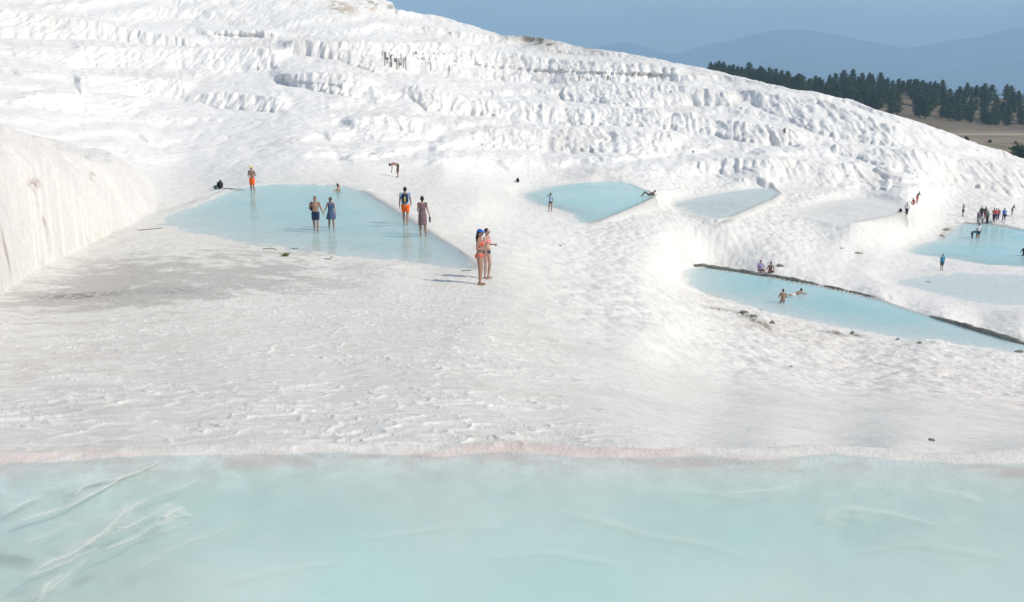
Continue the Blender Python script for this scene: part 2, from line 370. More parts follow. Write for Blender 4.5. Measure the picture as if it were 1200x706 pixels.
# ---- the cream bank at the left
mb = [(-400, 520), (-100, 405), (0, 347), (40, 318), (100, 290), (140, 270), (170, 258), (205, 247), (250, 230), (285, 217), (310, 212)]
mt = [(-400, 90), (-100, 138), (0, 158), (45, 169), (75, 178), (100, 188), (131, 194), (150, 207), (170, 224), (190, 241), (205, 248), (250, 230), (285, 217), (310, 212)]
ub_, vb_ = uv([p[0] for p in mb], [p[1] for p in mb]); ut_, vt_ = uv([p[0] for p in mt], [p[1] for p in mt])
lim = U < ub_[-1]
for c in np.nonzero(lim)[0]:
    vb = np.interp(U[c], ub_, vb_); vt = np.interp(U[c], ut_, vt_)
    # distance of the foot: where the smooth ground is seen at vb
    zc = BASE[:, c]; vis = -zc / Y * F
    k = np.argmax((vis < vb) & (Y > 4)); Yb = Y[k]; zb = zc[k] - 0.02
    run = np.interp(U[c], [-700, -600, -500, -430, -350, -300], [9.0, 8.5, 7.5, 7.0, 6.5, 4.0])
    Yt = Yb + run; zt = -vt * Yt / F
    if zt < zb + 0.05: continue
    t = np.clip((Y - Yb) / run, 0, 1)
    prof = 1 - (1 - t) ** 2.1
    zm = np.where(Y < Yb, -99, np.where(Y <= Yt, zb + (zt - zb) * prof, zt - 0.045 * (Y - Yt) - 0.0006 * (Y - Yt) ** 2))
    fade = np.where(Y > Yt + 45, -99, 0)
    Z[:, c] = np.maximum(Z[:, c], zm + fade)
MOUND = ((Z - BASE) > 0.03).astype(np.float32)
# flutes and lumps on the bank
msk = (Z - BASE); mm = sstep(0.05, 0.6, msk) * (YY < 75)
sub = slice(0, NR1)
xs, ys = XX[sub], YY[sub]
wx = xs + 0.25 * fbm(xs * 1.3, ys * 1.3, 40, 3)
al = wx * 0.75 + ys * 0.62
flu = fbm(al * 0.62, (ys - xs * 0.8) * 0.22, 41, 3) - 0.5
f1, f2, hid = worley(al / 2.1, (ys - xs * .8) / 4.0, 42)
Z[sub] += mm[sub] * (0.62 * flu + 0.30 * (1 - f1 ** 2) - 0.14 + 0.14 * (fbm(xs * 2.5, ys * 2.5, 43, 3) - 0.5))

# ---- natural undulation, cells and pillows
far = slice(NR1 - 260, NR)
xs, ys = XX[far], YY[far]
gz = np.gradient(BASE[far], axis=0) / np.gradient(Y[far])[:, None]
steep = np.clip(sstep(0.08, 0.5, gz) * 0.8 + RS[far] * 0.6, 0, 1)
hillw = sstep(0, 1, (BASE[far] * 0 + 1)) * sstep(0, 14, ys - np.interp(UU[far], U, np.array([np.interp(-VB[c], -VV[c], DD[c]) for c in range(NC)])) + 6)
wx = xs + 1.6 * (fbm(xs / 3, ys / 5, 60, 3) - 0.5); wy = ys + 2.5 * (fbm(xs / 4, ys / 5, 63, 3) - 0.5)
f1, f2, hid = worley(wx / 2.0, wy / 2.9, 64)
g1, g2, hid2 = worley(wx / 0.95, wy / 1.7, 66)
dome = np.sqrt(np.clip(1 - (f1 / 0.95) ** 2, 0, 1)); dome2 = np.sqrt(np.clip(1 - (g1 / 0.95) ** 2, 0, 1))
sizev = 0.5 + 0.7 * fbm(xs / 25, ys / 25, 70, 2)
rightness = sstep(-420, -60, UU[far])
amp = hillw * (0.52 + 0.48 * steep) * (0.72 + 0.4 * rightness)
h1, h2, hh3 = worley((wx + 2.2 * (fbm(xs / 9, ys / 9, 171, 2) - .5)) / 4.6, wy / 7.5, 172); dome3 = np.sqrt(np.clip(1 - (h1 / 0.95) ** 2, 0, 1))
Z[far] += amp * (0.74 * sizev * (dome - 0.55) + 0.30 * (dome2 - 0.5) + 0.9 * sizev * (dome3 - 0.55) + 0.12 * (fbm(wx * 1.6, wy * 1.1, 175, 3) - 0.5) * 2) + hillw * 0.5 * (fbm(xs / 7, ys / 9, 75, 4) - 0.5)
Z[far] += hillw * steep * 0.62 * (fbm(wx / 0.55, wy / 6, 77, 2) - 0.5)
FL = np.zeros_like(Z, np.float32); FL[far] = amp * (1 - dome)
# near and middle ground
nearm = slice(0, NR1 + 260)
xs, ys = XX[nearm], YY[nearm]
nh = 1 - sstep(-4, 8, ys - np.interp(UU[nearm], U, np.array([np.interp(-VB[c], -VV[c], DD[c]) for c in range(NC)])))
flat = nh * (1 - mm[nearm])
leftw = sstep(250, -60, UU[nearm]) * sstep(48, 26, ys)
wx = xs + 0.22 * (fbm(xs * 2.2, ys * 2.2, 80, 3) - 0.5) * 2; wy = ys + 0.22 * (fbm(xs * 2.2, ys * 2.2, 84, 3) - 0.5) * 2
f1, f2, hid = worley(wx / 0.5, wy / 0.42, 86)
ridge = np.clip(1 - (f2 - f1) / 0.20, 0, 1) ** 1.1
g1, g2, hh = worley(wx / 0.2 + 7, wy / 0.2, 89)
ridge2 = np.clip(1 - (g2 - g1) / 0.22, 0, 1)
keep = sstep(0.38, 0.6, fbm(xs * 0.9, ys * 0.9, 92, 3))
RIDGE = np.zeros_like(Z, np.float32)
RIDGE[nearm] = (ridge * (0.4 + 0.6 * keep) + 0.3 * ridge2 * keep) * (0.18 + 0.82 * leftw)
Z[nearm] += flat * (0.022 * RIDGE[nearm] + 0.020 * (fbm(xs * 3.1, ys * 3.1, 95, 3) - 0.5) - 0.012 * (hid - 0.5) * leftw)
Z[nearm] += flat * 0.30 * (fbm(xs / 4, ys / 4, 97, 4) - 0.5) * sstep(9, 20, ys) * sstep(120, 300, UU[nearm] + 3 * (ys - 20))
Z[nearm] += flat * sstep(30, 46, ys) * (0.13 * (fbm(xs * 1.1, ys * 0.8, 107, 4) - 0.5) + 0.05 * (1 - worley(xs / 0.6, ys / 0.8, 109)[0]))
# rough white slopes between the right-hand pools
rough_zone = flat * sstep(-40, 120, UU[nearm]) * sstep(14, 34, ys)
rough_zone = rough_zone * (1 - 0.8 * sstep(340, 400, UU[nearm]) * sstep(-2, 4, ys - (76 - 0.055 * (UU[nearm] - 360))) * sstep(108, 98, ys))
f1, f2, hid = worley((xs + 0.5 * fbm(xs, ys, 98, 2)) / 0.8, ys / 1.3, 99)
Z[nearm] += rough_zone * (0.15 * (1 - f1) + 0.08 * (fbm(xs * 4, ys * 3, 104, 3) - 0.5) + 0.14 * (fbm(xs * 1.6, ys * 1.2, 101, 3) - 0.5))

# ---- pools
def world_pts(plist, H):
    out = []
    for px, py in plist:
        u, v = uv(px, py); d = H * F / v; out.append((u / F * d, d))
    return np.array(out)
def seg_dist(P, x, y, closed=True):
    d = np.full(x.shape, 1e9); m = len(P)
    for i in range(m if closed else m - 1):
        ax, ay = P[i]; bx, by = P[(i + 1) % m]
        dx, dy = bx - ax, by - ay; t = np.clip(((x - ax) * dx + (y - ay) * dy) / (dx * dx + dy * dy), 0, 1)
        d = np.minimum(d, np.hypot(x - ax - t * dx, y - ay - t * dy))
    return d
def inside(P, x, y):
    ins = np.zeros(x.shape, bool); m = len(P)
    for i in range(m):
        ax, ay = P[i]; bx, by = P[(i + 1) % m]
        c = ((ay > y) != (by > y)) & (x < (bx - ax) * (y - ay) / (by - ay + 1e-12) + ax); ins ^= c
    return ins
def smooth_poly(P, it=1):
    for _ in range(it):
        Q = []
        for i in range(len(P)):
            a, b = P[i], P[(i + 1) % len(P)]; Q += [a * 0.8 + b * 0.2, a * 0.2 + b * 0.8]
        P = np.array(Q)
    return P
EDGE = np.zeros_like(Z, np.float32)      # wet grey rim rock
SHORE = np.zeros_like(Z, np.float32)
DRYPAN = np.zeros_like(Z, np.float32)
pools = {}
def pool(key, plist, H, depth, wall, shallow, Lw=0.35, Ls=3.0, Rout=2.5, rimw=0.0, rimh=0.0, wob=0.25):
    P = smooth_poly(world_pts(plist, H)); Wl = world_pts(wall, H) if wall else None; Sh = world_pts(shallow, H) if shallow else None
    x0, x1, y0, y1 = P[:, 0].min() - 8, P[:, 0].max() + 8, P[:, 1].min() - 8, P[:, 1].max() + 8
    ra, rb = np.searchsorted(Y, [y0, y1]); sl = slice(ra, rb)
    x, y = XX[sl], YY[sl]
    xw = x + wob * 2 * (fbm(x * 0.8, y * 0.8, 200, 3) - 0.5); yw = y + wob * 3 * (fbm(x * 0.8, y * 0.8, 204, 3) - 0.5)
    if Wl is not None:
        dw0 = seg_dist(Wl, x, y, False); kk = sstep(0.3, 2.5, dw0); xw = x + (xw - x) * kk; yw = y + (yw - y) * kk
    m = (x > x0) & (x < x1)
    sd = np.full(x.shape, 99.0); xi, yi = xw[m], yw[m]
    s = seg_dist(P, xi, yi); s = np.where(inside(P, xi, yi), -s, s); sd[m] = s
    R = np.full(x.shape, Rout)
    ds = np.full(x.shape, 1e3)
    if Sh is not None:
        ds[m] = seg_dist(Sh, xi, yi, False)
    if Wl is not None:
        dw = np.full(x.shape, 1e3); dw[m] = seg_dist(Wl, x[m], y[m], False)
        R = np.where(dw < np.maximum(sd, 0) + 0.6, 0.55, Rout)
    else: dw = np.full(x.shape, 1e3)
    lev = -H
    dep = depth * (1 - np.exp(np.minimum(sd, 0) / Lw))
    if Sh is not None: dep = dep * (0.0 + 1.0 * (1 - np.exp(-ds / Ls)))
    fl = lev - dep + 0.03 * (fbm(x * 2, y * 2, 210, 3) - 0.5)
    wgt = sstep(0, 1, np.clip(sd / R, 0, 1))
    rim = lev + 0.012 + 0.03 * (fbm(x * 1.5, y * 1.5, 211, 3) - 0.5)
    zo = rim * (1 - wgt) + Z[sl] * wgt
    if rimw: zo = zo + rimh * np.exp(-(dw / rimw) ** 2)
    zz = np.where(sd < 0, fl, zo)
    Z[sl] = np.where(sd < 90, zz, Z[sl])
    EDGE[sl] = np.maximum(EDGE[sl], np.where(dw < 900, np.exp(-(dw / max(rimw, 0.25)) ** 2), 0))
    SHORE[sl] = np.maximum(SHORE[sl], np.exp(-(np.abs(sd) / 1.2) ** 2) * (dw > 1.5))
    pools[key] = dict(P=P, H=H, sl=sl, sd=sd)
    return sd
P1 = [(180, 260), (215, 246), (255, 230), (285, 218), (340, 215), (395, 217), (428, 225), (452, 240), (500, 270), (545, 298), (562, 317), (500, 312), (440, 304), (380, 299), (330, 292), (270, 283), (215, 272)]
pool('upper_pool', P1, 6.9, 0.32, P1[6:11], P1[10:] + [P1[0]], Lw=0.8, Ls=9.0, rimw=0.55, rimh=0.02, wob=0.5)
P2 = [(610, 228), (640, 219), (700, 212), (735, 214), (765, 226), (769, 231), (735, 246), (695, 262), (678, 262), (668, 251), (655, 246), (625, 239)]
pool('second_pool', P2, 11.7, 0.45, P2[5:8], P2[7:] + P2[:2], Lw=0.5, Ls=3.0, rimw=0.35, rimh=0.05, Rout=2.0)
P3 = [(797, 320), (815, 311), (880, 321), (960, 335), (1030, 351), (1100, 374), (1200, 403), (1300, 432), (1300, 440), (1200, 415), (1130, 405), (1060, 398), (990, 386), (920, 371), (850, 352), (808, 338)]
pool('lower_pool', P3, 16.0, 0.50, P3[1:8], P3[8:] + [P3[0]], Lw=0.5, Ls=10.0, rimw=0.3, rimh=0.03, Rout=2.0)
P4 = [(1072, 288), (1108, 277), (1122, 263), (1150, 261), (1200, 270), (1300, 288), (1300, 318), (1200, 313), (1150, 311), (1110, 303), (1060, 297)]
pool('far_pool', P4, 17.3, 0.45, P4[2:6], P4[6:] + P4[:3], Lw=0.5, Ls=4.0, rimw=0.3, rimh=0.03, Rout=2.5)
P5 = [(785, 239), (830, 229), (880, 221), (905, 221), (916, 226), (905, 234), (848, 258), (815, 252)]
pool('shallow_pool', P5, 13.5, 0.10, P5[3:7], P5[7:] + P5[:2], Lw=0.4, Ls=7.0, rimw=0.35, rimh=0.05, Rout=2.0)
P6 = [(935, 251), (960, 240), (1010, 231), (1062, 243), (1064, 249), (1000, 261), (970, 261)]
sd6 = pool('dry_pan', P6, 14.6, 0.05, P6[4:6], None, Lw=0.6, rimw=0.25, rimh=0.03, Rout=2.0)
P7 = [(1040, 330), (1105, 319), (1160, 320), (1250, 322), (1300, 360), (1200, 362), (1120, 352)]
pool('thin_puddle', P7, 16.85, 0.045, None, P7, Lw=0.5, Ls=2.0, Rout=3.0, wob=0.6)

# ---- the near pool
shore = [(-400, 560), (0, 546), (100, 541), (190, 536), (280, 534), (360, 530), (450, 527), (520, 531), (600, 530), (700, 533), (800, 533), (900, 537), (1000, 537), (1100, 542), (1200, 545), (1500, 556)]
VS = curve(shore, U); YS = 2.5 * F / VS
nr = slice(0, np.searchsorted(Y, 9.5))
x, y = XX[nr], YY[nr]
sdn = YS[None, :] - y + 0.13 * (fbm(x * 1.4, y * 1.4, 300, 4, 0.42) - 0.5) * 2
dep = 0.55 * (1 - np.exp(-(np.maximum(sdn, 0) / 1.45) ** 1.5))
bedn = fbm(x * 0.9, y * 0.9, 310, 4) - 0.5
dep = dep + 0.22 * bedn * sstep(0.25, 1.2, sdn)
dep = dep * (1 - 0.55 * sstep(-300, -520, UU[nr]))
BR = np.zeros_like(dep)
# thin lime ridges on the bed at the left, running from the shore to the lower left
def bedridge(pl, wd, hgt):
    global dep, BR
    Q = world_pts(pl, 2.6); d = seg_dist(Q, x + 0.04 * (fbm(x * 5, y * 5, 320, 3) - .5), y + 0.05 * (fbm(x * 4, y * 4, 324, 3) - .5), False)
    e = (0.45 + 0.55 * sstep(0.3, 0.6, fbm(x * 4, y * 4, 330, 2)))
    dep = dep - (dep - 0.008) * hgt * 0.8 * np.exp(-(d / (wd * 2.2)) ** 2) * e
    BR = np.maximum(BR, hgt * e * np.exp(-(d / wd) ** 2))
dep = np.maximum(dep, 0.0)
Z[nr] = np.where(sdn > 0, -2.5 - dep, Z[nr] * sstep(0.12, 0.40, -sdn) + (-2.5 + 0.010 * sstep(0, 0.10, -sdn) * (1 + RIDGE[nr])) * (1 - sstep(0.12, 0.40, -sdn)))
SDN = np.full(Z.shape, -99.0, np.float32); SDN[nr] = sdn

# ---- flat-bottomed hollows of the shaded ledge: dark slots between stalactite columns, only painted in below
def slot(px, y0, y1, wd, back):
    global Z
    pxg, pyg = PXall, PYall
PXall, PYall = proj(UU, -Z / YY * F)

# ---- deposit colours, with painted shade in the hollows
def E(cx, cy, rx, ry, ang=0.0):
    c, s = math.cos(math.radians(ang)), math.sin(math.radians(ang)); dx = PXall - cx; dy = PYall - cy
    return np.exp(-(((dx * c + dy * s) / rx) ** 2 + ((-dx * s + dy * c) / ry) ** 2))
C = np.empty(Z.shape + (3,), np.float32)
white = np.array([0.775, 0.755, 0.715]); crust = np.array([0.68, 0.65, 0.59]); cream = np.array([0.75, 0.715, 0.675])
hillc = np.array([0.81, 0.79, 0.76])
yb = np.interp(UU, U, np.array([np.interp(-VB[c], -VV[c], DD[c]) for c in range(NC)]))
th = sstep(-8, 8, YY - yb)[..., None]
n_lo = fbm(XX / 3.0, YY / 3.0, 400, 4); n_md = fbm(XX * 1.7, YY * 1.7, 410, 4); n_hi = fbm(XX * 7, YY * 7, 420, 3)
crustw = np.clip(sstep(140, -40, UU + 5 * (YY - 25)) * sstep(70, 40, YY) * 0.9 + sstep(0.35, 0.65, n_lo) * 0.35 * sstep(60, 20, YY), 0, 1)
crustw = np.maximum(crustw, 0.55 * sstep(30, 14, YY))
crustw = crustw * (1 - 0.95 * np.clip(RIDGE * 1.9, 0, 1)) * (0.75 + 0.5 * (n_md - 0.5) * 2)
crustw = np.clip(crustw, 0, 1)[..., None]
C[:] = white * (1 - crustw) + crust * crustw
C[:] = C * (1 - th) + hillc * th
mcl = (mm * 0.9)[..., None]; C[:] = C * (1 - mcl) + cream * mcl
def stain_shade(mask, col, n=None):
    m_ = np.clip(mask, 0, 1)[..., None]; C[:] = C * (1 - m_) + np.array(col, np.float32) * m_
streak = 0.6 * fbm(XX * 0.7 + YY * 0.3, YY * 1.0, 430, 4) + 0.4 * fbm(XX * 3, YY * 3, 434, 3)
grd = 1 - np.clip(mm * 3, 0, 1)
stain_shade(grd * sstep(0.42, 0.62, streak + 0.25 * (E(110, 345, 150, 26, -6) + E(250, 325, 170, 26, -3) - 0.6)) * np.clip(E(110, 350, 190, 34, -8) + E(270, 320, 190, 34), 0, 1) * 0.68, (0.42, 0.395, 0.365))
stain_shade(grd * (E(95, 347, 60, 4, -3) * .8 + E(205, 341, 30, 3) * .6) * sstep(0.4, 0.6, n_hi), (0.14, 0.13, 0.13))
stain_shade(grd * E(60, 440, 150, 60) * sstep(0.45, 0.65, streak) * 0.35, (0.52, 0.44, 0.42))
sp = (vnoise(XX * 3.1, YY * 3.1, 470) * 0.65 + vnoise(XX * 9, YY * 9, 471) * 0.35)
stain_shade(grd * sstep(0.80, 0.86, sp) * (YY < 62) * (SDN < -0.4) * 0.3, (0.44, 0.42, 0.38))
stain_shade(grd * sstep(0.52, 0.68, fbm(XX / 2.2, YY / 1.6, 475, 4)) * sstep(60, 200, PXall - 400) * (YY < 62) * 0.30, (0.60, 0.585, 0.55))
# bank: brown seams
stain_shade(mm * np.clip(E(40, 215, 7, 5) * 1.0 + E(50, 255, 1.6, 34, -18) * 0.7 + E(64, 300, 1.5, 22, -22) * 0.7 + E(8, 300, 1.5, 40, -12) * 0.8 + E(108, 207, 3, 5) * .8, 0, 1) * sstep(0.42, 0.55, n_hi), (0.30, 0.22, 0.17))
stain_shade(mm * E(20, 175, 90, 16, 12) * 0.5 * sstep(0.4, 0.6, n_md), (0.58, 0.56, 0.55))
# pink and tan rim of the near pool
band = np.exp(-((YY - (YS[None, :] - 0.06 + 0.5 * (fbm(XX * 0.8, XX * 0 + 3, 480, 3) - 0.5))) / 0.34) ** 2)
pn = sstep(0.46, 0.66, fbm(XX * 1.1, YY * 3, 440, 5))
stain_shade(band * (0.04 + 0.96 * pn) * 0.55, (0.68, 0.53, 0.49))
stain_shade(np.exp(-((YY - (YS[None, :] - 0.10)) / 0.10) ** 2) * sstep(0.52, 0.62, fbm(XX * 1.8, YY * 6, 450, 4)) * 0.5, (0.60, 0.42, 0.36))
# bed of the near pool
bed = sstep(0.1, 0.5, SDN)
stain_shade(bed * 0.5, (0.62, 0.68, 0.64))
stain_shade(bed * np.clip(E(10, 655, 60, 14) + E(90, 690, 70, 14, -12) + E(350, 690, 60, 10), 0, 1) * sstep(0.45, 0.62, n_hi * .5 + n_md * .5) * 0.9, (0.30, 0.24, 0.19))
BRF = np.zeros_like(Z); BRF[nr] = BR
stain_shade(BRF * 1.0, (0.86, 0.86, 0.83))
# pink and buff ground on the right
stain_shade(grd * E(1130, 450, 190, 34, 9) * 0.5 * sstep(0.3, 0.7, n_md), (0.76, 0.66, 0.60))
stain_shade(grd * E(1100, 350, 120, 40, 0) * 0.5, (0.70, 0.67, 0.66))
stain_shade(grd * np.clip(E(900, 382, 60, 14, 10) + E(830, 350, 40, 9, 10) + E(960, 395, 60, 8, 12), 0, 1) * 0.6 * sstep(0.35, 0.6, n_md), (0.62, 0.55, 0.48))
stain_shade(grd * np.clip(E(885, 376, 16, 2.5, 22) + E(898, 382, 8, 2.5, 45) + E(870, 368, 9, 2, 10) + E(840, 362, 16, 1.6, 8) + E(980, 391, 14, 2, 12) + E(1004, 393, 9, 2, 10), 0, 1) * sstep(0.35, 0.5, n_hi), (0.20, 0.18, 0.14))
stain_shade(grd * np.clip(E(1110, 270, 9, 4, -20) + E(1105, 278, 6, 3), 0, 1) * 0.8 * sstep(0.35, 0.55, n_hi), (0.38, 0.33, 0.27))
# buff crust on the shallow pans
stain_shade(np.clip(E(720, 268, 60, 6, 0) + E(770, 250, 70, 9) + E(1000, 247, 70, 14) + E(835, 242, 60, 14), 0, 1) * 0.55 * sstep(0.3, 0.6, n_md), (0.58, 0.575, 0.55))
stain_shade(E(640, 240, 40, 8, 10) * 0.6 * sstep(0.4, 0.6, n_hi) , (0.50, 0.47, 0.44))
stain_shade(E(500, 225, 120, 12, 3) * 0.35, (0.62, 0.61, 0.58))
stain_shade(grd * np.clip(E(530, 255, 95, 38, 20) + E(600, 330, 120, 40), 0, 1) * 0.5 * (0.4 + 0.6 * sstep(0.35, 0.6, n_md)) * (EDGE < 0.3), (0.665, 0.65, 0.61))
# rim rock
stain_shade(EDGE * (0.45 + 0.4 * n_hi) * (YY < 64), (0.42, 0.43, 0.42))
stain_shade(EDGE * (0.4 + 0.5 * n_hi) * (YY >= 64), (0.36, 0.35, 0.33))
# crest scrub and bare rock
cr = sstep(0.45, 0.58, fbm(XX / 1.8, YY / 3, 460, 3))
stain_shade(np.clip(E(618, 46, 26, 5, 8) * 1.3 + E(637, 49, 11, 6) * 1.2 + E(690, 58, 14, 2.2, 12), 0, 1) * (0.35 + 0.65 * cr) * (YY > 200), (0.17, 0.14, 0.09))
stain_shade(np.clip(E(600, 47, 60, 8, 12) + E(790, 78, 90, 6, 14) + E(700, 66, 100, 8, 9), 0, 1) * 0.4 * sstep(.4, .6, n_md) * (YY > 170), (0.55, 0.51, 0.44))
stain_shade(np.clip(E(432, 4, 14, 7, 30) + E(400, 8, 20, 7, 20), 0, 1) * 0.8 * cr * (YY > 200), (0.46, 0.34, 0.20))
stain_shade(np.clip(E(395, 12, 6, 3) + E(458, 8, 6, 3) + E(440, 5, 10, 2, 20), 0, 1) * 0.7 * cr * (YY > 200), (0.18, 0.18, 0.12))
stain_shade(sstep(0.5, 0.72, fbm(XX / 9, YY / 14, 485, 4)) * (YY > 100) * before_crest * 0.35, (0.70, 0.655, 0.60))
stain_shade(np.clip(E(60, 33, 60, 12, 8), 0, 1) * sstep(.45, .6, n_md) * 0.3 * (YY > 120), (0.66, 0.57, 0.50))
# shade of small hollows and cave slots, painted as dark brown
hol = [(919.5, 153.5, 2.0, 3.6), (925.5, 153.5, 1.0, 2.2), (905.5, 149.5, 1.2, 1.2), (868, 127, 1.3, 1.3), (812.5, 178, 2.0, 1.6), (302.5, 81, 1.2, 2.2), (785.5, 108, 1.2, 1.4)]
for hx, hy, a_, b_ in hol: stain_shade((E(hx, hy, a_, b_) > 0.45) * 0.93, (0.09, 0.07, 0.045))
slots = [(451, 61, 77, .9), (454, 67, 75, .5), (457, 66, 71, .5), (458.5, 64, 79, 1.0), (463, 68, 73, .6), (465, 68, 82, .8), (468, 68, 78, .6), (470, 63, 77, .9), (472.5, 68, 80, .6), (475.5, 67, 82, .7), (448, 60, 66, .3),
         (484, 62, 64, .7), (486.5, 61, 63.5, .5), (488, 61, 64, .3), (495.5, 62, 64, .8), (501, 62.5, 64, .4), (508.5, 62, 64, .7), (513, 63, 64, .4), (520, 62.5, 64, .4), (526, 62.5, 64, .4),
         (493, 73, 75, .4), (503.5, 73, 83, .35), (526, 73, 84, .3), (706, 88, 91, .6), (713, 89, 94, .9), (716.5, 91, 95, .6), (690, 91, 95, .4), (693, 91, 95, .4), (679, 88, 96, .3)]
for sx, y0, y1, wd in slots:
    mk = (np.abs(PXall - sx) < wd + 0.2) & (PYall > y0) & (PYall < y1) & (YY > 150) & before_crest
    stain_shade(mk * 0.9, (0.075, 0.06, 0.045))
# grey seepage at the foot of the shaded ledge
C *= (0.95 + 0.10 * n_hi)[..., None]
C = np.clip(C, 0.02, 0.86)

# ---- undercut ledges: the lower part of the face is set back beneath its lip
YD = YY.copy()
def undercut(b, back, x0, x1):
    global YD
    a = np.array(b, float); t = (PYall - np.interp(PXall, a[:, 0], a[:, 1])) / np.maximum(np.interp(PXall, a[:, 0], a[:, 2]) - np.interp(PXall, a[:, 0], a[:, 1]), 1)
    ends = sstep(x0, x0 + 12, PXall) * sstep(x1, x1 - 40, PXall)
    dens = 0.55 + 0.9 * fbm(XX / 6, YY * 0 + x0, 940, 3)
    YD = YD + back * dens * ends * sstep(0.34, 0.52, t) * sstep(1.08, 0.90, t) * (YY > 140) * before_crest
undercut(bands[3], 2.0, 476, 805)
undercut(bands[4], 1.0, 246, 330)
undercut(bands[2], 0.8, 320, 430)
# ---- meshes: ground, hillside
def terrain_obj(name, a, b, m):
    sl = slice(a, b); P = np.stack([XX[sl], YD[sl], Z[sl]], -1).reshape(-1, 3)
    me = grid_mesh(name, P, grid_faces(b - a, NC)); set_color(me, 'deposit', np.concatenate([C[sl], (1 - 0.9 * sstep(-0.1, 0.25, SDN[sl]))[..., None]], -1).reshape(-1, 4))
    o = link_mesh(name, me, m, smooth=False); tag(o, kind='structure'); return o
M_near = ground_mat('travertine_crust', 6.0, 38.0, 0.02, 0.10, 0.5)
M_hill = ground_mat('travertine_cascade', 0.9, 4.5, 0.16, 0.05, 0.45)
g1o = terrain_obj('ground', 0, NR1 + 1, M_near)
g2o = terrain_obj('hillside', NR1, NR, M_hill)
g1o['label'] = 'off-white lime crust terrace around the pools'; g2o['label'] = 'white cascading travertine hillside'

# ---- water surfaces
def water(name, key, m, label, stride=2):
    p = pools[key]; sl = p['sl']; sd = p['sd'][::stride]; zz = Z[sl][::stride]; lev = -p['H']
    x = XX[sl][::stride]; y = YY[sl][::stride]
    ok = (sd < 0.12) & (zz < lev + 0.35)
    cols = np.nonzero(ok.any(0))[0]; c0, c1 = max(cols[0] - 1, 0), min(cols[-1] + 2, NC)
    ok = ok[:, c0:c1]; x = x[:, c0:c1]; y = y[:, c0:c1]; zz = zz[:, c0:c1]
    nr_, nc_ = x.shape; fc = grid_faces(nr_, nc_); good = ok.ravel()[fc].all(1); fc = fc[good]
    used, inv = np.unique(fc.ravel(), return_inverse=True)
    P = np.stack([x.ravel()[used], y.ravel()[used], np.full(len(used), lev)], -1)
    me = grid_mesh(name, P, inv.reshape(-1, 4)); set_float(me, 'depth', np.maximum(lev - zz.ravel()[used], 0))
    o = link_mesh(name, me, m, smooth=False); tag(o, label, kind='structure'); return o
W_up = water_mat('turquoise_water', (0.36, 0.745, 0.765), (0.50, 0.79, 0.80), 3.8, 0.25, 3.0)
W_2 = water_mat('pale_turquoise_water', (0.44, 0.76, 0.76), (0.55, 0.79, 0.79), 5.0, 0.2, 3.0)
W_3 = water_mat('milky_turquoise_water', (0.42, 0.76, 0.80), (0.58, 0.80, 0.82), 3.8, 0.2, 2.5)
W_5 = water_mat('grey_shallow_water', (0.60, 0.76, 0.78), (0.70, 0.76, 0.76), 5.0, 0.3, 3.0, rough=0.4, refl=0.22)
W_0 = water_mat('near_pool_water', (0.53, 0.745, 0.685), (0.71, 0.755, 0.72), 4.0, 0.28, 2.2, rough=0.12)
water('upper_pool_water', 'upper_pool', W_up, 'turquoise wading pool below the cream bank')
water('second_pool_water', 'second_pool', W_2, 'pale turquoise pool behind a white wall')
water('lower_pool_water', 'lower_pool', W_3, 'long milky pool with a dark stone rim')
water('far_pool_water', 'far_pool', W_3, 'blue pool at the right beside the crowd')
water('shallow_pool_water', 'shallow_pool', W_5, 'almost dry grey shallow pool')
water('puddle_water', 'thin_puddle', W_5, 'thin puddle on the pan by the far pool')
pools['near'] = dict(H=2.5, sl=nr, sd=np.where(sdn > -0.10, -1.0, 9.0))
wo = water('near_pool_water', 'near', W_0, 'large milky green pool in the foreground', 1)

def ground_z(x, y):
    u = x / y * F
    fy = np.interp(y, Y, np.arange(NR)); fu = np.interp(u, U, np.arange(NC))
    i = int(min(max(fy, 0), NR - 2)); j = int(min(max(fu, 0), NC - 2)); a = fy - i; b = fu - j
    return float((Z[i, j] * (1 - b) + Z[i, j + 1] * b) * (1 - a) + (Z[i + 1, j] * (1 - b) + Z[i + 1, j + 1] * b) * a)
def hit(px, py, H=None):
    """where the photo ray meets the ground (or a water level H)"""
    u, v = map(float, uv(px, py))
    if H is not None:
        d = H * F / v; return u / F * d, d
    j = int(round(float(np.interp(u, U, np.arange(NC)))))
    s = -Z[:, j] / Y * F
    k0 = int(np.searchsorted(Y, 4.0)); k = k0 + int(np.argmax(s[k0:] < v)); d = Y[k]
    return u / F * d, d


# ================================================================== COUNTRY BEYOND
def gradmat(name, cols, scale, rough=0.9, sx=1.0, sy=1.0, detail=6):
    m = mat(name, cols[0], rough, 0.1); t = m.node_tree; b = t.nodes['Principled BSDF']
    tc = t.nodes.new('ShaderNodeTexCoord'); mp = t.nodes.new('ShaderNodeMapping'); mp.inputs['Scale'].default_value = (sx, sy, 1)
    n = t.nodes.new('ShaderNodeTexNoise'); n.inputs['Scale'].default_value = scale; n.inputs['Detail'].default_value = detail
    t.links.new(tc.outputs['Object'], mp.inputs['Vector']); t.links.new(mp.outputs['Vector'], n.inputs['Vector'])
    r = t.nodes.new('ShaderNodeValToRGB'); e = r.color_ramp.elements
    while len(e) < len(cols): e.new(0.5)
    for k, c in enumerate(cols):
        e[k].position = 0.3 + 0.4 * k / (len(cols) - 1); e[k].color = (*c, 1)
    t.links.new(n.outputs['Fac'], r.inputs['Fac']); t.links.new(r.outputs['Color'], b.inputs['Base Color'])
    return m
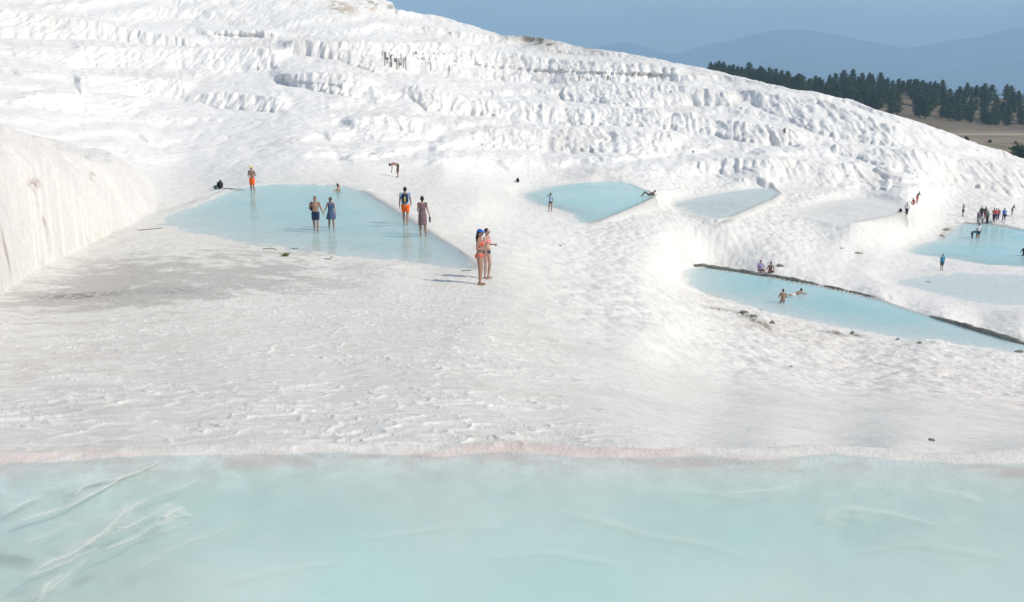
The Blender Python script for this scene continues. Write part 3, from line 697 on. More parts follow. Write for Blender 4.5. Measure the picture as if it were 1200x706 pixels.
def field_z(u, y):
    xx = u * 400 / F
    z = -20.4 + 0.0009 * np.maximum(230 - xx, 0) ** 2 - 0.0004 * np.maximum(xx - 230, 0) ** 2 - 0.0
    z = z + 6.5 * sstep(378, 450, y) * sstep(330, 400, u) * sstep(760, 620, u) - 0.0003 * np.maximum(y - 465, 0) ** 2 * (y < 900) - (y >= 900) * 55
    return np.maximum(z, -150)
fy = np.exp(np.linspace(math.log(165), math.log(860), 260)); fu = np.arange(120, 900, 4.0)
FU, FY = np.meshgrid(fu, fy); FZ = field_z(FU, FY) + 1.4 * (fbm(FU * FY / F / 30, FY / 30, 500, 4) - 0.5)
FZ -= 30 * sstep(240, 120, FU) + 30 * sstep(340, 240, FU) * sstep(350, 240, FY) + 6 * sstep(230, 165, FY)
fpx, fpy = proj(FU, -FZ / FY * F)
CF = np.empty(FZ.shape + (3,), np.float32)
CF[:] = (0.165, 0.128, 0.085)
def fst(m_, col):
    m_ = np.clip(m_, 0, 1)[..., None]; CF[:] = CF * (1 - m_) + np.array(col, np.float32) * m_
fn = fbm(FU * FY / F / 8, FY / 8, 510, 5)
fst(sstep(150, 156, fpy) * 0.8, (0.27, 0.215, 0.14))
fst(sstep(0.5, 0.62, fn) * 0.5, (0.13, 0.10, 0.07))
fst(np.exp(-((fpy - 157.6) / 1.0) ** 2) * 0.8, (0.42, 0.35, 0.27))
fst(sstep(170, 176, fpy) * sstep(0.42, 0.6, fn) * 0.8, (0.14, 0.16, 0.06))
fst(np.exp(-((fpy - 168.5 - 0.02 * (fpx - 1180)) / 0.7) ** 2) * sstep(1160, 1185, fpx) * .8, (0.07, 0.07, 0.05))
P = np.stack([FU * FY / F, FY, FZ], -1).reshape(-1, 3)
me = grid_mesh('field', P, grid_faces(*FZ.shape)); set_color(me, 'deposit', CF.reshape(-1, 3))
tag(link_mesh('field', me, ground_mat('dry_grass', 0.25, 1.5, 0.2, 0.2, 0.6), smooth=False), 'dry brown field with a pale track beside the wood', kind='structure')

# valley floor
vy = np.exp(np.linspace(math.log(820), math.log(9600), 160)); vx = np.linspace(-1.0, 1.0, 140)
VX, VY = np.meshgrid(vx, vy); vxx = VX * 8800
VZ = -150 + 95 * sstep(1900, 820, VY) + 8 * (fbm(vxx / 900, VY / 900, 520, 4) - 0.5)
CV = np.empty(VZ.shape + (3,), np.float32)
vn = vnoise(vxx / 160, VY / 420, 530); vn2 = fbm(vxx / 700, VY / 900, 534, 4)
CV[:] = np.where((vn > 0.62)[..., None], np.float32((0.17, 0.15, 0.10)), np.float32((0.055, 0.075, 0.045)))
mk = (sstep(0.5, 0.6, vn2) * sstep(4500, 6000, VY) * sstep(9000, 8000, VY))[..., None]; CV[:] = CV * (1 - mk * .8) + np.float32((0.36, 0.27, 0.23)) * mk * .8
me = grid_mesh('valley_plain', np.stack([vxx, VY, VZ], -1).reshape(-1, 3), grid_faces(*VZ.shape)); set_color(me, 'deposit', CV.reshape(-1, 3))
tag(link_mesh('valley_plain', me, ground_mat('farmland', 0.004, 0.02, 1.0, 0.2, 0.2), smooth=False), 'hazy blue farmland far below', kind='structure')
# mountains: skyline as heights of real ridges 8 to 9.5 km away
def mountains(name, label, sk, Y0, dpth, seed):
    p = np.array(sk, float); su, sv = uv(p[:, 0], p[:, 1])
    my = np.linspace(-dpth, dpth, 50); mu = np.arange(-880, 881, 6.0)
    MU, MY = np.meshgrid(mu, my); xx = MU / F * Y0
    top = -np.interp(MU, su, sv) * Y0 / F + 150
    t_ = np.clip(1 - np.abs(MY) / dpth, 0, 1)
    rid = 1 - np.abs(fbm(xx / 900, (MY + seed * 77) / 1100, seed, 5) - 0.5) * 2
    zz = -152 + top * (t_ ** 0.85) * (1 - (1 - t_) * 0.55 * rid) + 14 * (fbm(xx / 150, MY / 150, seed + 5, 3) - 0.5) * t_
    me = grid_mesh(name, np.stack([xx, Y0 + MY, zz], -1).reshape(-1, 3), grid_faces(*zz.shape))
    tag(link_mesh(name, me, gradmat(name + '_scrub', [(0.05, 0.065, 0.04), (0.13, 0.115, 0.08)], 0.002)), label, kind='structure')
mountains('far_mountain', 'faint blue mountain ridge on the horizon', [(-400, 60), (300, 60), (560, 62), (640, 60), (690, 56), (715, 51), (735, 49), (755, 54), (790, 63), (815, 54), (835, 49), (850, 48), (880, 39), (905, 34), (930, 32), (965, 36), (1000, 43), (1030, 50), (1058, 55), (1080, 53), (1110, 46), (1150, 42), (1180, 33), (1210, 28), (1300, 24), (1500, 40)], 9300, 1500, 600)
mountains('near_ridge', 'lower hazy ridge in front of the far mountain', [(-400, 90), (760, 88), (800, 78), (850, 74), (920, 66), (980, 70), (1050, 80), (1100, 84), (1150, 78), (1200, 70), (1300, 60), (1500, 60)], 7900, 900, 640)

# haze
hz = bpy.data.meshes.new('haze'); bm = bmesh.new(); bmesh.ops.create_cube(bm, size=1.0); bm.to_mesh(hz); bm.free()
ho = bpy.data.objects.new('haze', hz); COL.objects.link(ho)
x0, x1, y0, y1, z0, z1 = -9000, 9000, -300, 11000, -170, 520
ho.location = ((x0 + x1) / 2, (y0 + y1) / 2, (z0 + z1) / 2); ho.scale = (x1 - x0, y1 - y0, z1 - z0)
hm = bpy.data.materials.new('haze_air'); hm.use_nodes = True; t = hm.node_tree
for n_ in list(t.nodes): t.nodes.remove(n_)
out = t.nodes.new('ShaderNodeOutputMaterial'); pv = t.nodes.new('ShaderNodeVolumePrincipled')
pv.inputs['Color'].default_value = (0.46, 0.71, 0.98, 1); pv.inputs['Density'].default_value = 0.00026
pv.inputs['Anisotropy'].default_value = 0.0
t.links.new(pv.outputs[0], out.inputs['Volume']); hz.materials.append(hm); tag(ho, 'blue haze over the valley', kind='stuff')

# ================================================================== TREES
M_trunk = noisy('pine_bark', (0.10, 0.07, 0.05), 0.3, 6)
M_leaf = [gradmat('pine_needles', [(0.028, 0.058, 0.014), (0.055, 0.092, 0.020), (0.088, 0.125, 0.028)], 0.7),
          gradmat('pine_needles_pale', [(0.030, 0.055, 0.026), (0.055, 0.090, 0.036), (0.085, 0.125, 0.045)], 0.7)]
def crown_mesh(seed, kind):
    r = np.random.default_rng(seed); V = []; Fc = []
    # whorls of boughs: clumps of small leaf faces around bough ends
    if kind == 'bush': levels = [(0.5, 1.2), (1.1, 1.25), (1.7, 0.8), (2.1, 0.3)]
    else:
        levels = []; z = 0.7 + 0.8 * r.random(); top = 9.3
        while z < top:
            f = max(0, (z - 1.0) / (top - 1.0))
            rad = (2.9 if kind == 'pine' else 2.2) * (1 - f) ** 0.65 * min(1, 0.45 + 1.6 * f) * (0.8 + 0.4 * r.random()); levels.append((z, rad)); z += 0.62 + 0.3 * r.random()
    for z, rad in levels:
        nb = max(3, int(5 + rad * 2.4)); a0 = r.random() * 6.28
        for b in range(nb):
            if r.random() < 0.10: continue
            a = a0 + b * 6.283 / nb + r.normal() * 0.25; rr = rad * (0.55 + 0.6 * r.random())
            for q_ in (0.35, 0.7, 1.0):
                cx, cy, cz = math.cos(a) * rr * q_, math.sin(a) * rr * q_, z + 0.25 * r.normal() * 0.7 + 0.18 * q_
                for k in range(7 if kind != 'bush' else 12):
                    p = np.array([cx, cy, cz]) + r.normal(size=3) * (0.27, 0.27, 0.20)
                    e1 = r.normal(size=3); e1 /= np.linalg.norm(e1); e2 = np.cross(e1, r.normal(size=3)); e2 /= np.linalg.norm(e2)
                    s_ = 0.13 + 0.15 * r.random(); i = len(V)
                    V += [p - e1 * s_ - e2 * s_ * .5, p + e1 * s_ - e2 * s_ * .4, p + e1 * s_ * .8 + e2 * s_ * .6, p - e1 * s_ * .7 + e2 * s_ * .5]; Fc.append((i, i + 1, i + 2, i + 3))
    return grid_mesh('crown', np.array(V), np.array(Fc), smooth=False)
def trunk_mesh(h, seed):
    r = random.Random(seed); bm = bmesh.new(); prev = None
    for k in range(7):
        t_ = k / 6; c = Vector((0.12 * math.sin(t_ * 3 + seed), 0.1 * math.sin(t_ * 2 + seed * 2), h * t_ - 0.3)); rad = 0.17 * (1 - t_) + 0.03
        ring = [bm.verts.new(c + Vector((math.cos(a) * rad, math.sin(a) * rad, 0))) for a in [i * math.pi / 4 for i in range(8)]]
        if prev:
            for i in range(8): bm.faces.new((prev[i], prev[(i + 1) % 8], ring[(i + 1) % 8], ring[i]))
        prev = ring
    for k in range(9):                       # limbs
        z = h * (0.22 + 0.075 * k); a = r.random() * 6.28; L = 1.5 * (1 - k / 12); d = Vector((math.cos(a), math.sin(a), 0.25)); sd_ = Vector((-math.sin(a), math.cos(a), 0)) * 0.035; up = Vector((0, 0, 0.04))
        p0 = Vector((0, 0, z)); p1 = p0 + d * L; vs = [bm.verts.new(v) for v in (p0 - sd_, p0 + sd_, p0 + up * 1.6, p1)]
        bm.faces.new((vs[0], vs[1], vs[3])); bm.faces.new((vs[1], vs[2], vs[3])); bm.faces.new((vs[2], vs[0], vs[3]))
    me = bpy.data.meshes.new('trunk'); bm.to_mesh(me); bm.free(); return me
crowns = [crown_mesh(20 + k, 'pine' if k % 3 else 'slim') for k in range(6)]; trunks = [trunk_mesh(8.4, 30 + k) for k in range(3)]
for k, me in enumerate(crowns): me.materials.append(M_leaf[0 if k % 2 == 0 else 1])
for me in trunks: me.materials.append(M_trunk)
def make_tree(u, y, hgt, k, label, group):
    z = float(np.interp(u, fu, FZ[np.argmin(np.abs(fy - y))])) if u > fu[0] else 0
    t_ = empty('pine_tree', (u / F * y, y, z), random.random() * 6.28); s_ = hgt / 9.6; t_.scale = (s_ * random.uniform(1.2, 1.6), s_ * random.uniform(1.2, 1.6), s_)
    tag(t_, label, 'tree', group)
    for nm, me in (('crown', crowns[k % 6]), ('trunk', trunks[k % 3])):
        o = bpy.data.objects.new(nm, me); COL.objects.link(o); o.parent = t_
    return t_
rt = random.Random(5); placed = []
front_line = [(830, 385), (900, 378), (1000, 370), (1030, 362), (1050, 372), (1100, 380), (1200, 368), (1300, 368)]
tries = 0
while len(placed) < 292 and tries < 20000:
    tries += 1
    px = rt.uniform(826, 1240); yy = rt.uniform(345, 478); y_min = np.interp(px, [a for a, _ in front_line], [b for _, b in front_line])
    if yy < y_min: continue
    u = (px - 600) * 1.0
    x_ = u / F * yy
    if any((x_ - a) ** 2 + (yy - b) ** 2 < 2.2 ** 2 for a, b in placed): continue
    pass
    # clearings of brown ground
    if (px - 1058) ** 2 / 17 ** 2 + (yy - 392) ** 2 / 14 ** 2 < 1: continue
    if (px - 1100) ** 2 / 11 ** 2 + (yy - 405) ** 2 / 9 ** 2 < 1: continue
    placed.append((x_, yy))
    if yy < y_min + 14: lab, grp = 'dark green pine at the front edge of the wood, by the brown field', 'pines along the front edge of the wood'
    elif px < 925: lab, grp = 'dark pine showing only its top above the white crest', 'pines behind the white crest'
    elif yy > 460: lab, grp = 'pine at the back of the wood against the blue valley', 'pines along the back of the wood'
    else: lab, grp = 'dark green pine in the middle of the wood beyond the hillside', 'pines in the middle of the wood'
    make_tree(u, yy, rt.choice((rt.uniform(4.2, 6.2), rt.uniform(5.4, 7.8))) * (0.72 if px < 870 else 1), len(placed), lab, grp)
for px, yy, h_ in ((1077, 366, 9.6), (1069, 368, 8.2), (1105, 372, 8.8), (1113, 376, 7.6), (1036, 350, 5.5)):
    make_tree(px - 600, yy, h_, int(px), {1077: 'tallest broad pine standing forward on the brown slope', 1069: 'pine close against the left of the tallest forward pine', 1105: 'broad pine on the brown slope right of the tallest forward one', 1113: 'rightmost of the pines standing forward on the brown slope', 1036: 'small pine half hidden behind the white crest left of the brown slope'}[px], 'pines standing forward on the brown slope')
bushm = [crown_mesh(70 + k, 'bush') for k in range(2)]
for me in bushm: me.materials.append(M_leaf[0]); me.name = 'bush_leaves'
for px, py, wd, lab in ((1132, 165.5, 6.5, 'dark rounded shrub in the field just above the white crest'), (1160, 168, 4.2, 'small low shrub in the middle of the brown field'), (1190, 168.8, 3.5, 'flat dark scrub at the right of the brown field')):
    u, v = map(float, uv(px, py)); fz = np.array([np.interp(u, fu, FZ[i]) for i in range(len(fy))]); k = int(np.argmax(-fz / fy * F < v)); y = float(fy[k])
    o = link_mesh('shrub', bushm[0].copy(), None, smooth=False); o.location = (u / F * y, y, float(fz[k])); s_ = wd * y / F / 2.6; o.scale = (s_, s_, s_ * 0.75); tag(o, lab, 'shrub')
u, v = map(float, uv(1194, 187)); y = 212.0; o = link_mesh('shrub', bushm[1].copy(), None, smooth=False); o.location = (u / F * y, y, -v * y / F - 0.6); s_ = 1.15; o.scale = (s_ * 1.2, s_ * 1.2, s_ * 1.15); tag(o, 'large dark green bush half hidden by the white crest', 'shrub')

# ================================================================== PEOPLE
def V3(t_): return Vector(t_)
def ell(bm, c, r, rot=None):
    M = Matrix.Translation(V3(c)) @ (rot.to_matrix().to_4x4() if rot is not None else Matrix.Identity(4)) @ Matrix.Diagonal((*r, 1))
    bmesh.ops.create_uvsphere(bm, u_segments=14, v_segments=9, radius=1.0, matrix=M)
def tap(bm, p0, p1, r0, r1, side=(1, 0, 0), ends=True, n=12):
    p0, p1 = V3(p0), V3(p1); ax = (p1 - p0).normalized(); sd_ = V3(side) - ax * V3(side).dot(ax)
    if sd_.length < 0.15: sd_ = Vector((0, 1, 0)) - ax * ax.y
    sd_.normalize(); dp = ax.cross(sd_)
    if not isinstance(r0, tuple): r0 = (r0, r0)
    if not isinstance(r1, tuple): r1 = (r1, r1)
    A = []; B = []
    for i in range(n):
        a = 2 * math.pi * i / n
        A.append(bm.verts.new(p0 + sd_ * math.cos(a) * r0[0] + dp * math.sin(a) * r0[1])); B.append(bm.verts.new(p1 + sd_ * math.cos(a) * r1[0] + dp * math.sin(a) * r1[1]))
    for i in range(n): bm.faces.new((A[i], A[(i + 1) % n], B[(i + 1) % n], B[i]))
    bm.faces.new(A[::-1]); bm.faces.new(B)
    if ends:
        if r0[0] == r0[1]: ell(bm, p0, (r0[0],) * 3)
        if r1[0] == r1[1]: ell(bm, p1, (r1[0],) * 3)
def finish(name, bm, m, parent, vox=0.012, smooth=2):
    me = bpy.data.meshes.new(name + '_raw'); bmesh.ops.recalc_face_normals(bm, faces=bm.faces); bm.to_mesh(me); bm.free()
    o = bpy.data.objects.new('tmp', me); COL.objects.link(o)
    md = o.modifiers.new('r', 'REMESH'); md.mode = 'VOXEL'; md.voxel_size = vox
    ms = o.modifiers.new('s', 'SMOOTH'); ms.factor = 0.5; ms.iterations = smooth
    dg = bpy.context.evaluated_depsgraph_get(); ev = o.evaluated_get(dg)
    m2 = bpy.data.meshes.new_from_object(ev, preserve_all_data_layers=False, depsgraph=dg); bpy.data.objects.remove(o); bpy.data.meshes.remove(me)
    m2.name = name
    return link_mesh(name, m2, m, parent)
_mats = {}
def cm(name, col, var=0.15, scale=14, rough=0.8):
    if name not in _mats: _mats[name] = noisy(name, col, var, scale, rough, 0.25)
    return _mats[name]
SK = {'fair': cm('skin_fair', (0.50, 0.32, 0.25), 0.06, 6, 0.55), 'tan': cm('skin_tan', (0.36, 0.215, 0.155), 0.06, 6, 0.55), 'dark': cm('skin_dark', (0.20, 0.105, 0.07), 0.08, 6, 0.5)}
HAIR = cm('hair_dark', (0.022, 0.015, 0.012), 0.3, 30, 0.5)
GLASS = mat('sunglass_lens', (0.012, 0.012, 0.014), 0.15, 0.6)
def striped(name, c1, c2, scale):
    m = mat(name, c1, 0.85, 0.2); t = m.node_tree; b = t.nodes['Principled BSDF']
    tc = t.nodes.new('ShaderNodeTexCoord'); wv = t.nodes.new('ShaderNodeTexWave'); wv.bands_direction = 'X'; wv.inputs['Scale'].default_value = scale; wv.inputs['Distortion'].default_value = 0.6
    r = t.nodes.new('ShaderNodeValToRGB'); r.color_ramp.elements[0].color = (*c1, 1); r.color_ramp.elements[1].color = (*c2, 1)
    t.links.new(tc.outputs['Object'], wv.inputs['Vector']); t.links.new(wv.outputs['Fac'], r.inputs['Fac']); t.links.new(r.outputs['Color'], b.inputs['Base Color']); return m
def joints(sex):
    f = sex == 'f'; sw = 0.155 if f else 0.185; hw = 0.092 if f else 0.088
    J = dict(pel=(0, 0, .93), wai=(0, 0, 1.09), che=(0, 0, 1.27), top=(0, .005, 1.40), nec=(0, .005, 1.47), hed=(0, -.015, 1.595))
    for s_, q_ in ((1, 'L'), (-1, 'R')):
        J['sh' + q_] = (s_ * sw, 0, 1.405); J['el' + q_] = (s_ * (sw + .05), .03, 1.12); J['wr' + q_] = (s_ * (sw + .06), -.03, .88)
        J['hi' + q_] = (s_ * hw, 0, .90); J['kn' + q_] = (s_ * (hw + .005), -.015, .49); J['an' + q_] = (s_ * hw, .02, .08)
    return J
POSES = {
    'stand': {},
    'walk': dict(knL=(.09, -.12, .51), anL=(.085, -.20, .09), knR=(-.09, .02, .49), anR=(-.085, .20, .14), elL=(.23, .08, 1.13), wrL=(.25, .10, .90), elR=(-.23, -.02, 1.13), wrR=(-.24, -.14, .92)),
    'bend': dict(pel=(0, .02, .93), wai=(0, -.12, 1.02), che=(0, -.30, 1.05), top=(0, -.42, 1.03), nec=(0, -.48, 1.02), hed=(0, -.58, .96), shL=(.16, -.42, 1.0), shR=(-.16, -.42, 1.0), elL=(.16, -.42, .72), elR=(-.16, -.40, .72), wrL=(.12, -.46, .48), wrR=(-.12, -.44, .48), hiL=(.09, .05, .90), hiR=(-.09, .05, .90), knL=(.12, -.03, .49), knR=(-.12, .05, .49)),
    'sit': dict(pel=(0, 0, .12), wai=(0, .0, .27), che=(0, -.03, .45), top=(0, -.05, .58), nec=(0, -.055, .65), hed=(0, -.08, .775), shL=(.17, -.05, .585), shR=(-.17, -.05, .585), elL=(.26, -.08, .33), elR=(-.26, -.08, .33), wrL=(.17, -.30, .24), wrR=(-.17, -.30, .24), hiL=(.09, -.02, .10), hiR=(-.09, -.02, .10), knL=(.16, -.42, .14), knR=(-.16, -.42, .14), anL=(.13, -.44, -.28), anR=(-.13, -.44, -.28)),
    'kneel': dict(pel=(0, 0, .46), wai=(0, 0, .62), che=(0, -.01, .80), top=(0, -.01, .93), nec=(0, -.01, 1.0), hed=(0, -.03, 1.125), shL=(.185, 0, .935), shR=(-.185, 0, .935), elL=(.27, -.06, .67), elR=(-.27, -.06, .67), wrL=(.24, -.28, .55), wrR=(-.24, -.28, .55), hiL=(.09, 0, .44), hiR=(-.09, 0, .44), knL=(.13, -.30, .12), knR=(-.13, -.30, .12), anL=(.12, .12, .08), anR=(-.12, .12, .08)),
    'swim': dict(pel=(0, .45, .26), wai=(0, .30, .30), che=(0, .12, .37), top=(0, .0, .43), nec=(0, -.05, .48), hed=(0, -.13, .575), shL=(.17, 0, .41), shR=(-.17, 0, .41), elL=(.26, -.22, .35), elR=(-.26, -.22, .35), wrL=(.16, -.42, .30), wrR=(-.16, -.42, .30), hiL=(.09, .47, .25), hiR=(-.09, .47, .25), knL=(.10, .85, .20), knR=(-.10, .85, .20), anL=(.10, 1.2, .14), anR=(-.10, 1.2, .14)),
    'recline': dict(pel=(0, .10, .12), wai=(0, .25, .17), che=(0, .42, .24), top=(0, .54, .30), nec=(0, .60, .34), hed=(0, .70, .42), shL=(.17, .54, .30), shR=(-.17, .54, .30), elL=(.24, .62, .08), elR=(-.24, .62, .08), wrL=(.28, .40, .05), wrR=(-.28, .40, .05), hiL=(.09, .07, .12), hiR=(-.09, .07, .12), knL=(.10, -.28, .42), knR=(-.10, -.30, .38), anL=(.10, -.52, .08), anR=(-.10, -.55, .08)),
}
PEOPLE = []
def person(label, px, py, top, pose='stand', yaw=0, sex='m', skin='tan', H=None, over=None, wear=(), hair='short', near=False, zroot=None, scale=None, width=1.0, group=None, items=None, sink=0.0):
    x, y = hit(px, py, H)
    zg = ground_z(x, y) if zroot is None else zroot
    zf = zg - sink
    J = joints(sex); J.update(POSES[pose]); J.update(over or {})
    if scale is None:
        u, vt = map(float, uv(px, top)); ztop = -vt * y / F; hh = J['hed'][2] + 0.125
        scale = (ztop - zf) / hh
    root = empty('person', (x, y, zf), math.radians(yaw)); root.scale = (scale,) * 3
    tag(root, label, 'person', group)
    print('PERSON %-60s d=%.0f height %.2f' % (label[:60], y, scale * 1.72))
    f = sex == 'f'; sk = SK[skin]; g = lambda k: V3(J[k]); side = (g('shL') - g('shR')).normalized(); hs = (g('hiL') - g('hiR')).normalized()
    vox = 0.0078 if near else 0.012
    R = dict(pel=(.158, .112) if f else (.155, .11), wai=(.118, .088) if f else (.14, .105), che=(.138, .100) if f else (.168, .118), top=(.115, .07) if f else (.14, .08))
    R = {k: (a * width, b * width) for k, (a, b) in R.items()}
    lo = g('pel') - (g('wai') - g('pel')) * 0.45
    thr = .082 if f else .085
    def torso(bm, inf=1.0, a='lo', b='top', add=0.0):
        seq = [('lo', lo, (R['pel'][0] * .72, R['pel'][1] * .8)), ('pel', g('pel'), R['pel']), ('wai', g('wai'), R['wai']), ('che', g('che'), R['che']), ('top', g('top'), R['top'])]
        ks = [q_[0] for q_ in seq]; i0, i1 = ks.index(a), ks.index(b)
        for i in range(i0, i1):
            s_ = hs if i < 1 else side
            tap(bm, seq[i][1], seq[i + 1][1], tuple(q_ * inf + add for q_ in seq[i][2]), tuple(q_ * inf + add for q_ in seq[i + 1][2]), side, False, 18)
    def leg(bm, q_, add=0.0, upto=1.0):
        h_, k_, a_ = g('hi' + q_), g('kn' + q_), g('an' + q_)
        if upto < 1.0: tap(bm, h_, h_.lerp(k_, upto), thr + add, thr * (1 - .32 * upto) + add * 1.3, hs, False); ell(bm, h_, (thr + add,) * 3); return
        tap(bm, h_, k_, thr + add, .056 + add, hs)
        if upto < 2.0: tap(bm, k_, k_.lerp(a_, upto - 1), .056 + add, .05 + add, hs, False); return
        c_ = k_.lerp(a_, .3); tap(bm, k_, c_, .052 + add, .056 + add, hs); tap(bm, c_, a_, .056 + add, .034 + add, hs)
    def arm(bm, q_, add=0.0, upto=2.0):
        s_, e_, w_ = g('sh' + q_), g('el' + q_), g('wr' + q_); k = 0.88 if f else 1.05
        if upto < 1.0: tap(bm, s_, s_.lerp(e_, upto), .052 * k + add, .046 * k + add * 1.3, side, False); ell(bm, s_, (.054 * k + add,) * 3); return
        tap(bm, s_, e_, .050 * k + add, .037 * k + add, side)
        if upto < 2: tap(bm, e_, e_.lerp(w_, upto - 1), .037 * k + add, .034 * k + add, side, False); return
        tap(bm, e_, w_, .038 * k + add, .026 * k + add, side)
    def hand(bm, q_):
        w_, e_ = g('wr' + q_), g('el' + q_); d = (w_ - e_).normalized(); inn = Vector((-1 if q_ == 'L' else 1, 0, 0)); inn = (inn - d * inn.dot(d)).normalized(); acr = d.cross(inn)
        if acr.y > 0 and d.z < -0.5: acr = -acr                      # thumb side faces forward
        rot = Matrix((acr, inn, d)).transposed().to_quaternion()
        ell(bm, w_ + d * .045, (.040, .017, .052), rot)
        for i, L in enumerate((.070, .078, .072, .056)):
            b0 = w_ + d * .08 + acr * (.026 - .018 * i); b1 = b0 + d * L * .55 + inn * .010; b2 = b1 + d * L * .38 + inn * .022
            tap(bm, b0, b1, .0088, .0082, acr); tap(bm, b1, b2, .0082, .0070, acr)
        t0 = w_ + d * .025 + acr * .030; t1 = t0 + d * .030 + acr * .028 + inn * .008; t2 = t1 + d * .030 + acr * .010 + inn * .010
        tap(bm, t0, t1, .0115, .010, inn); tap(bm, t1, t2, .010, .0085, inn)
    hc = g('hed'); hd = (hc - g('nec')).normalized(); fw = Vector((0, -1, 0))
    if pose in ('bend',): fw = Vector((0, -.45, -.9)).normalized()
    if 'look' in (over or {}): fw = V3(over['look']).normalized()
    fw = (fw - Vector((0, 0, 1)) * 0).normalized(); upv = Vector((0, 0, 1)) if pose != 'bend' else Vector((0, -.9, .45))
    sx_ = fw.cross(upv).normalized(); up_ = sx_.cross(fw).normalized(); hrot = Matrix((sx_, -fw, up_)).transposed().to_quaternion()
    def hp(a, b, c): return hc + sx_ * a - fw * b + up_ * c
    # ---- body: one continuous surface
    bm = bmesh.new(); torso(bm)
    for k_ in ('pel', 'wai', 'che', 'top'):
        ell(bm, g(k_), (R[k_][0] * .93, min(R[k_]) * .97, min(R[k_]) * .9))
    ell(bm, g('pel') + Vector((0, .035, -.05)) * (1 if pose not in ('swim', 'recline', 'sit') else 0.3), (.145, .10, .10)) if pose in ('stand', 'walk') else None
    tap(bm, g('shL'), g('shR'), .052 if not f else .044, .052 if not f else .044)
    tap(bm, g('top'), g('nec').lerp(hc, .35), .058 if not f else .047, .052 if not f else .043)
    for q_ in 'LR': leg(bm, q_, upto=2.0); arm(bm, q_); hand(bm, q_)
    for q_ in 'LR':                                               # feet
        a_ = g('an' + q_); k_ = g('kn' + q_)
        fd = Vector((0, -1, 0)) if pose in ('stand', 'walk', 'bend') else Vector((0, -.7, -.4)).normalized()
        if pose in ('swim', 'kneel'): fd = Vector((0, 1, -.1)).normalized()
        b_ = a_ - Vector((0, 0, .048)) if pose in ('stand', 'walk', 'bend') else a_
        tap(bm, b_ - fd * .045, b_ + fd * .12, .033, (.042, .022), (1, 0, 0)); ell(bm, b_ + fd * .13, (.044, .05, .02)); ell(bm, b_ - fd * .04, (.032, .036, .032))
    ell(bm, hc, (.074, .092, .108), hrot); ell(bm, hp(0, -.030, -.052), (.050, .058, .060), hrot)
    ell(bm, hp(0, -.098, -.018), (.012, .018, .024), hrot); ell(bm, hp(0, -.078, .018), (.055, .018, .014), hrot); ell(bm, hp(0, -.084, -.056), (.024, .012, .010), hrot)
    for s_ in (-1, 1): ell(bm, hp(s_ * .076, .008, -.012), (.010, .020, .030), hrot)
    if f and pose != 'swim':
        cf = side.cross((g('top') - g('wai')).normalized()); cf = cf if cf.y < 0 else -cf
        for s_ in (-1, 1): ell(bm, g('che') + side * s_ * .062 + cf * .075 + Vector((0, 0, .0)), (.056, .052, .056))
    else: cf = Vector((0, -1, 0))
    finish('body', bm, sk, root, vox)
    # ---- hair
    if hair:
        bm = bmesh.new()
        ell(bm, hp(0, .018, .022), (.083, .092, .102), hrot)
        if hair in ('long', 'ponytail'):
            tap(bm, hp(0, .06, .02), hp(0, .10, -.14), (.07, .05), (.065, .04), sx_, False); tap(bm, hp(0, .10, -.14), hp(0, .095, -.32), (.065, .04), (.035, .022), sx_, False)
        if hair == 'bun': ell(bm, hp(0, .055, .105), (.045, .045, .045)); ell(bm, hp(0, .07, -.03), (.06, .04, .05))
        # keep the face clear
        for v_ in bm.verts:
            l_ = v_.co - hc; a_ = l_.dot(fw); b_ = l_.dot(up_)
            if a_ > .045 and b_ < .052: v_.co -= fw * (a_ - .045)
            elif a_ > .0 and b_ < -.03: v_.co -= fw * a_ * .9
        finish('hair', bm, HAIR, root, vox * 1.1)
    if near and yaw % 360 not in (180,) and hair is not None:
        bm = bmesh.new()
        for s_ in (-1, 1): ell(bm, hp(s_ * .030, -.086, .0), (.012, .007, .006), hrot)
        link_mesh('eyes', _bm_mesh('eyes', bm), GLASS, root)
    # ---- clothes
    for wr in wear:
        kind, m = wr[0], wr[1]; a_ = wr[2] if len(wr) > 2 else None; bm = bmesh.new(); nm = kind
        if kind == 'shorts':
            torso(bm, 1.0, 'lo', 'pel', .018); tap(bm, g('pel'), g('pel').lerp(g('wai'), .45), (R['pel'][0] + .016, R['pel'][1] + .016), (R['wai'][0] + .02, R['wai'][1] + .02), side, False, 18)
            for q_ in 'LR': leg(bm, q_, .022, a_ or .62)
            ell(bm, g('pel') + Vector((0, .03, -.06)) * (1 if pose in ('stand', 'walk') else 0), (.155, .115, .10))
        elif kind == 'trousers':
            torso(bm, 1.0, 'lo', 'pel', .018); tap(bm, g('pel'), g('pel').lerp(g('wai'), .45), (R['pel'][0] + .016, R['pel'][1] + .016), (R['wai'][0] + .02, R['wai'][1] + .02), side, False, 18)
            for q_ in 'LR': leg(bm, q_, .02, a_ or 1.7)
            if pose in ('stand', 'walk'): ell(bm, g('pel') + Vector((0, .03, -.06)), (.155, .118, .10))
            ell(bm, g('pel'), (R['pel'][0] + .012, R['pel'][1] + .014, .10))
        elif kind == 'bikini_bottom':
            torso(bm, 1.0, 'lo', 'pel', .020); ell(bm, g('pel') + Vector((0, .035, -.045)), (.166, .122, .085)); tap(bm, g('pel') - Vector((0, 0, .01)), g('pel') + Vector((0, 0, .035)), (R['pel'][0] + .014, R['pel'][1] + .014), (R['pel'][0] + .010, R['pel'][1] + .010), side, False, 20)
        elif kind == 'bikini_top':
            c_ = g('che'); ax = (g('top') - g('wai')).normalized(); tap(bm, c_ - ax * .045, c_ + ax * .0, (R['che'][0] + .012, R['che'][1] + .012), (R['che'][0] + .012, R['che'][1] + .012), side, False, 20)
            for s_ in (-1, 1): ell(bm, c_ + side * s_ * .062 + cf * .082, (.060, .054, .058))
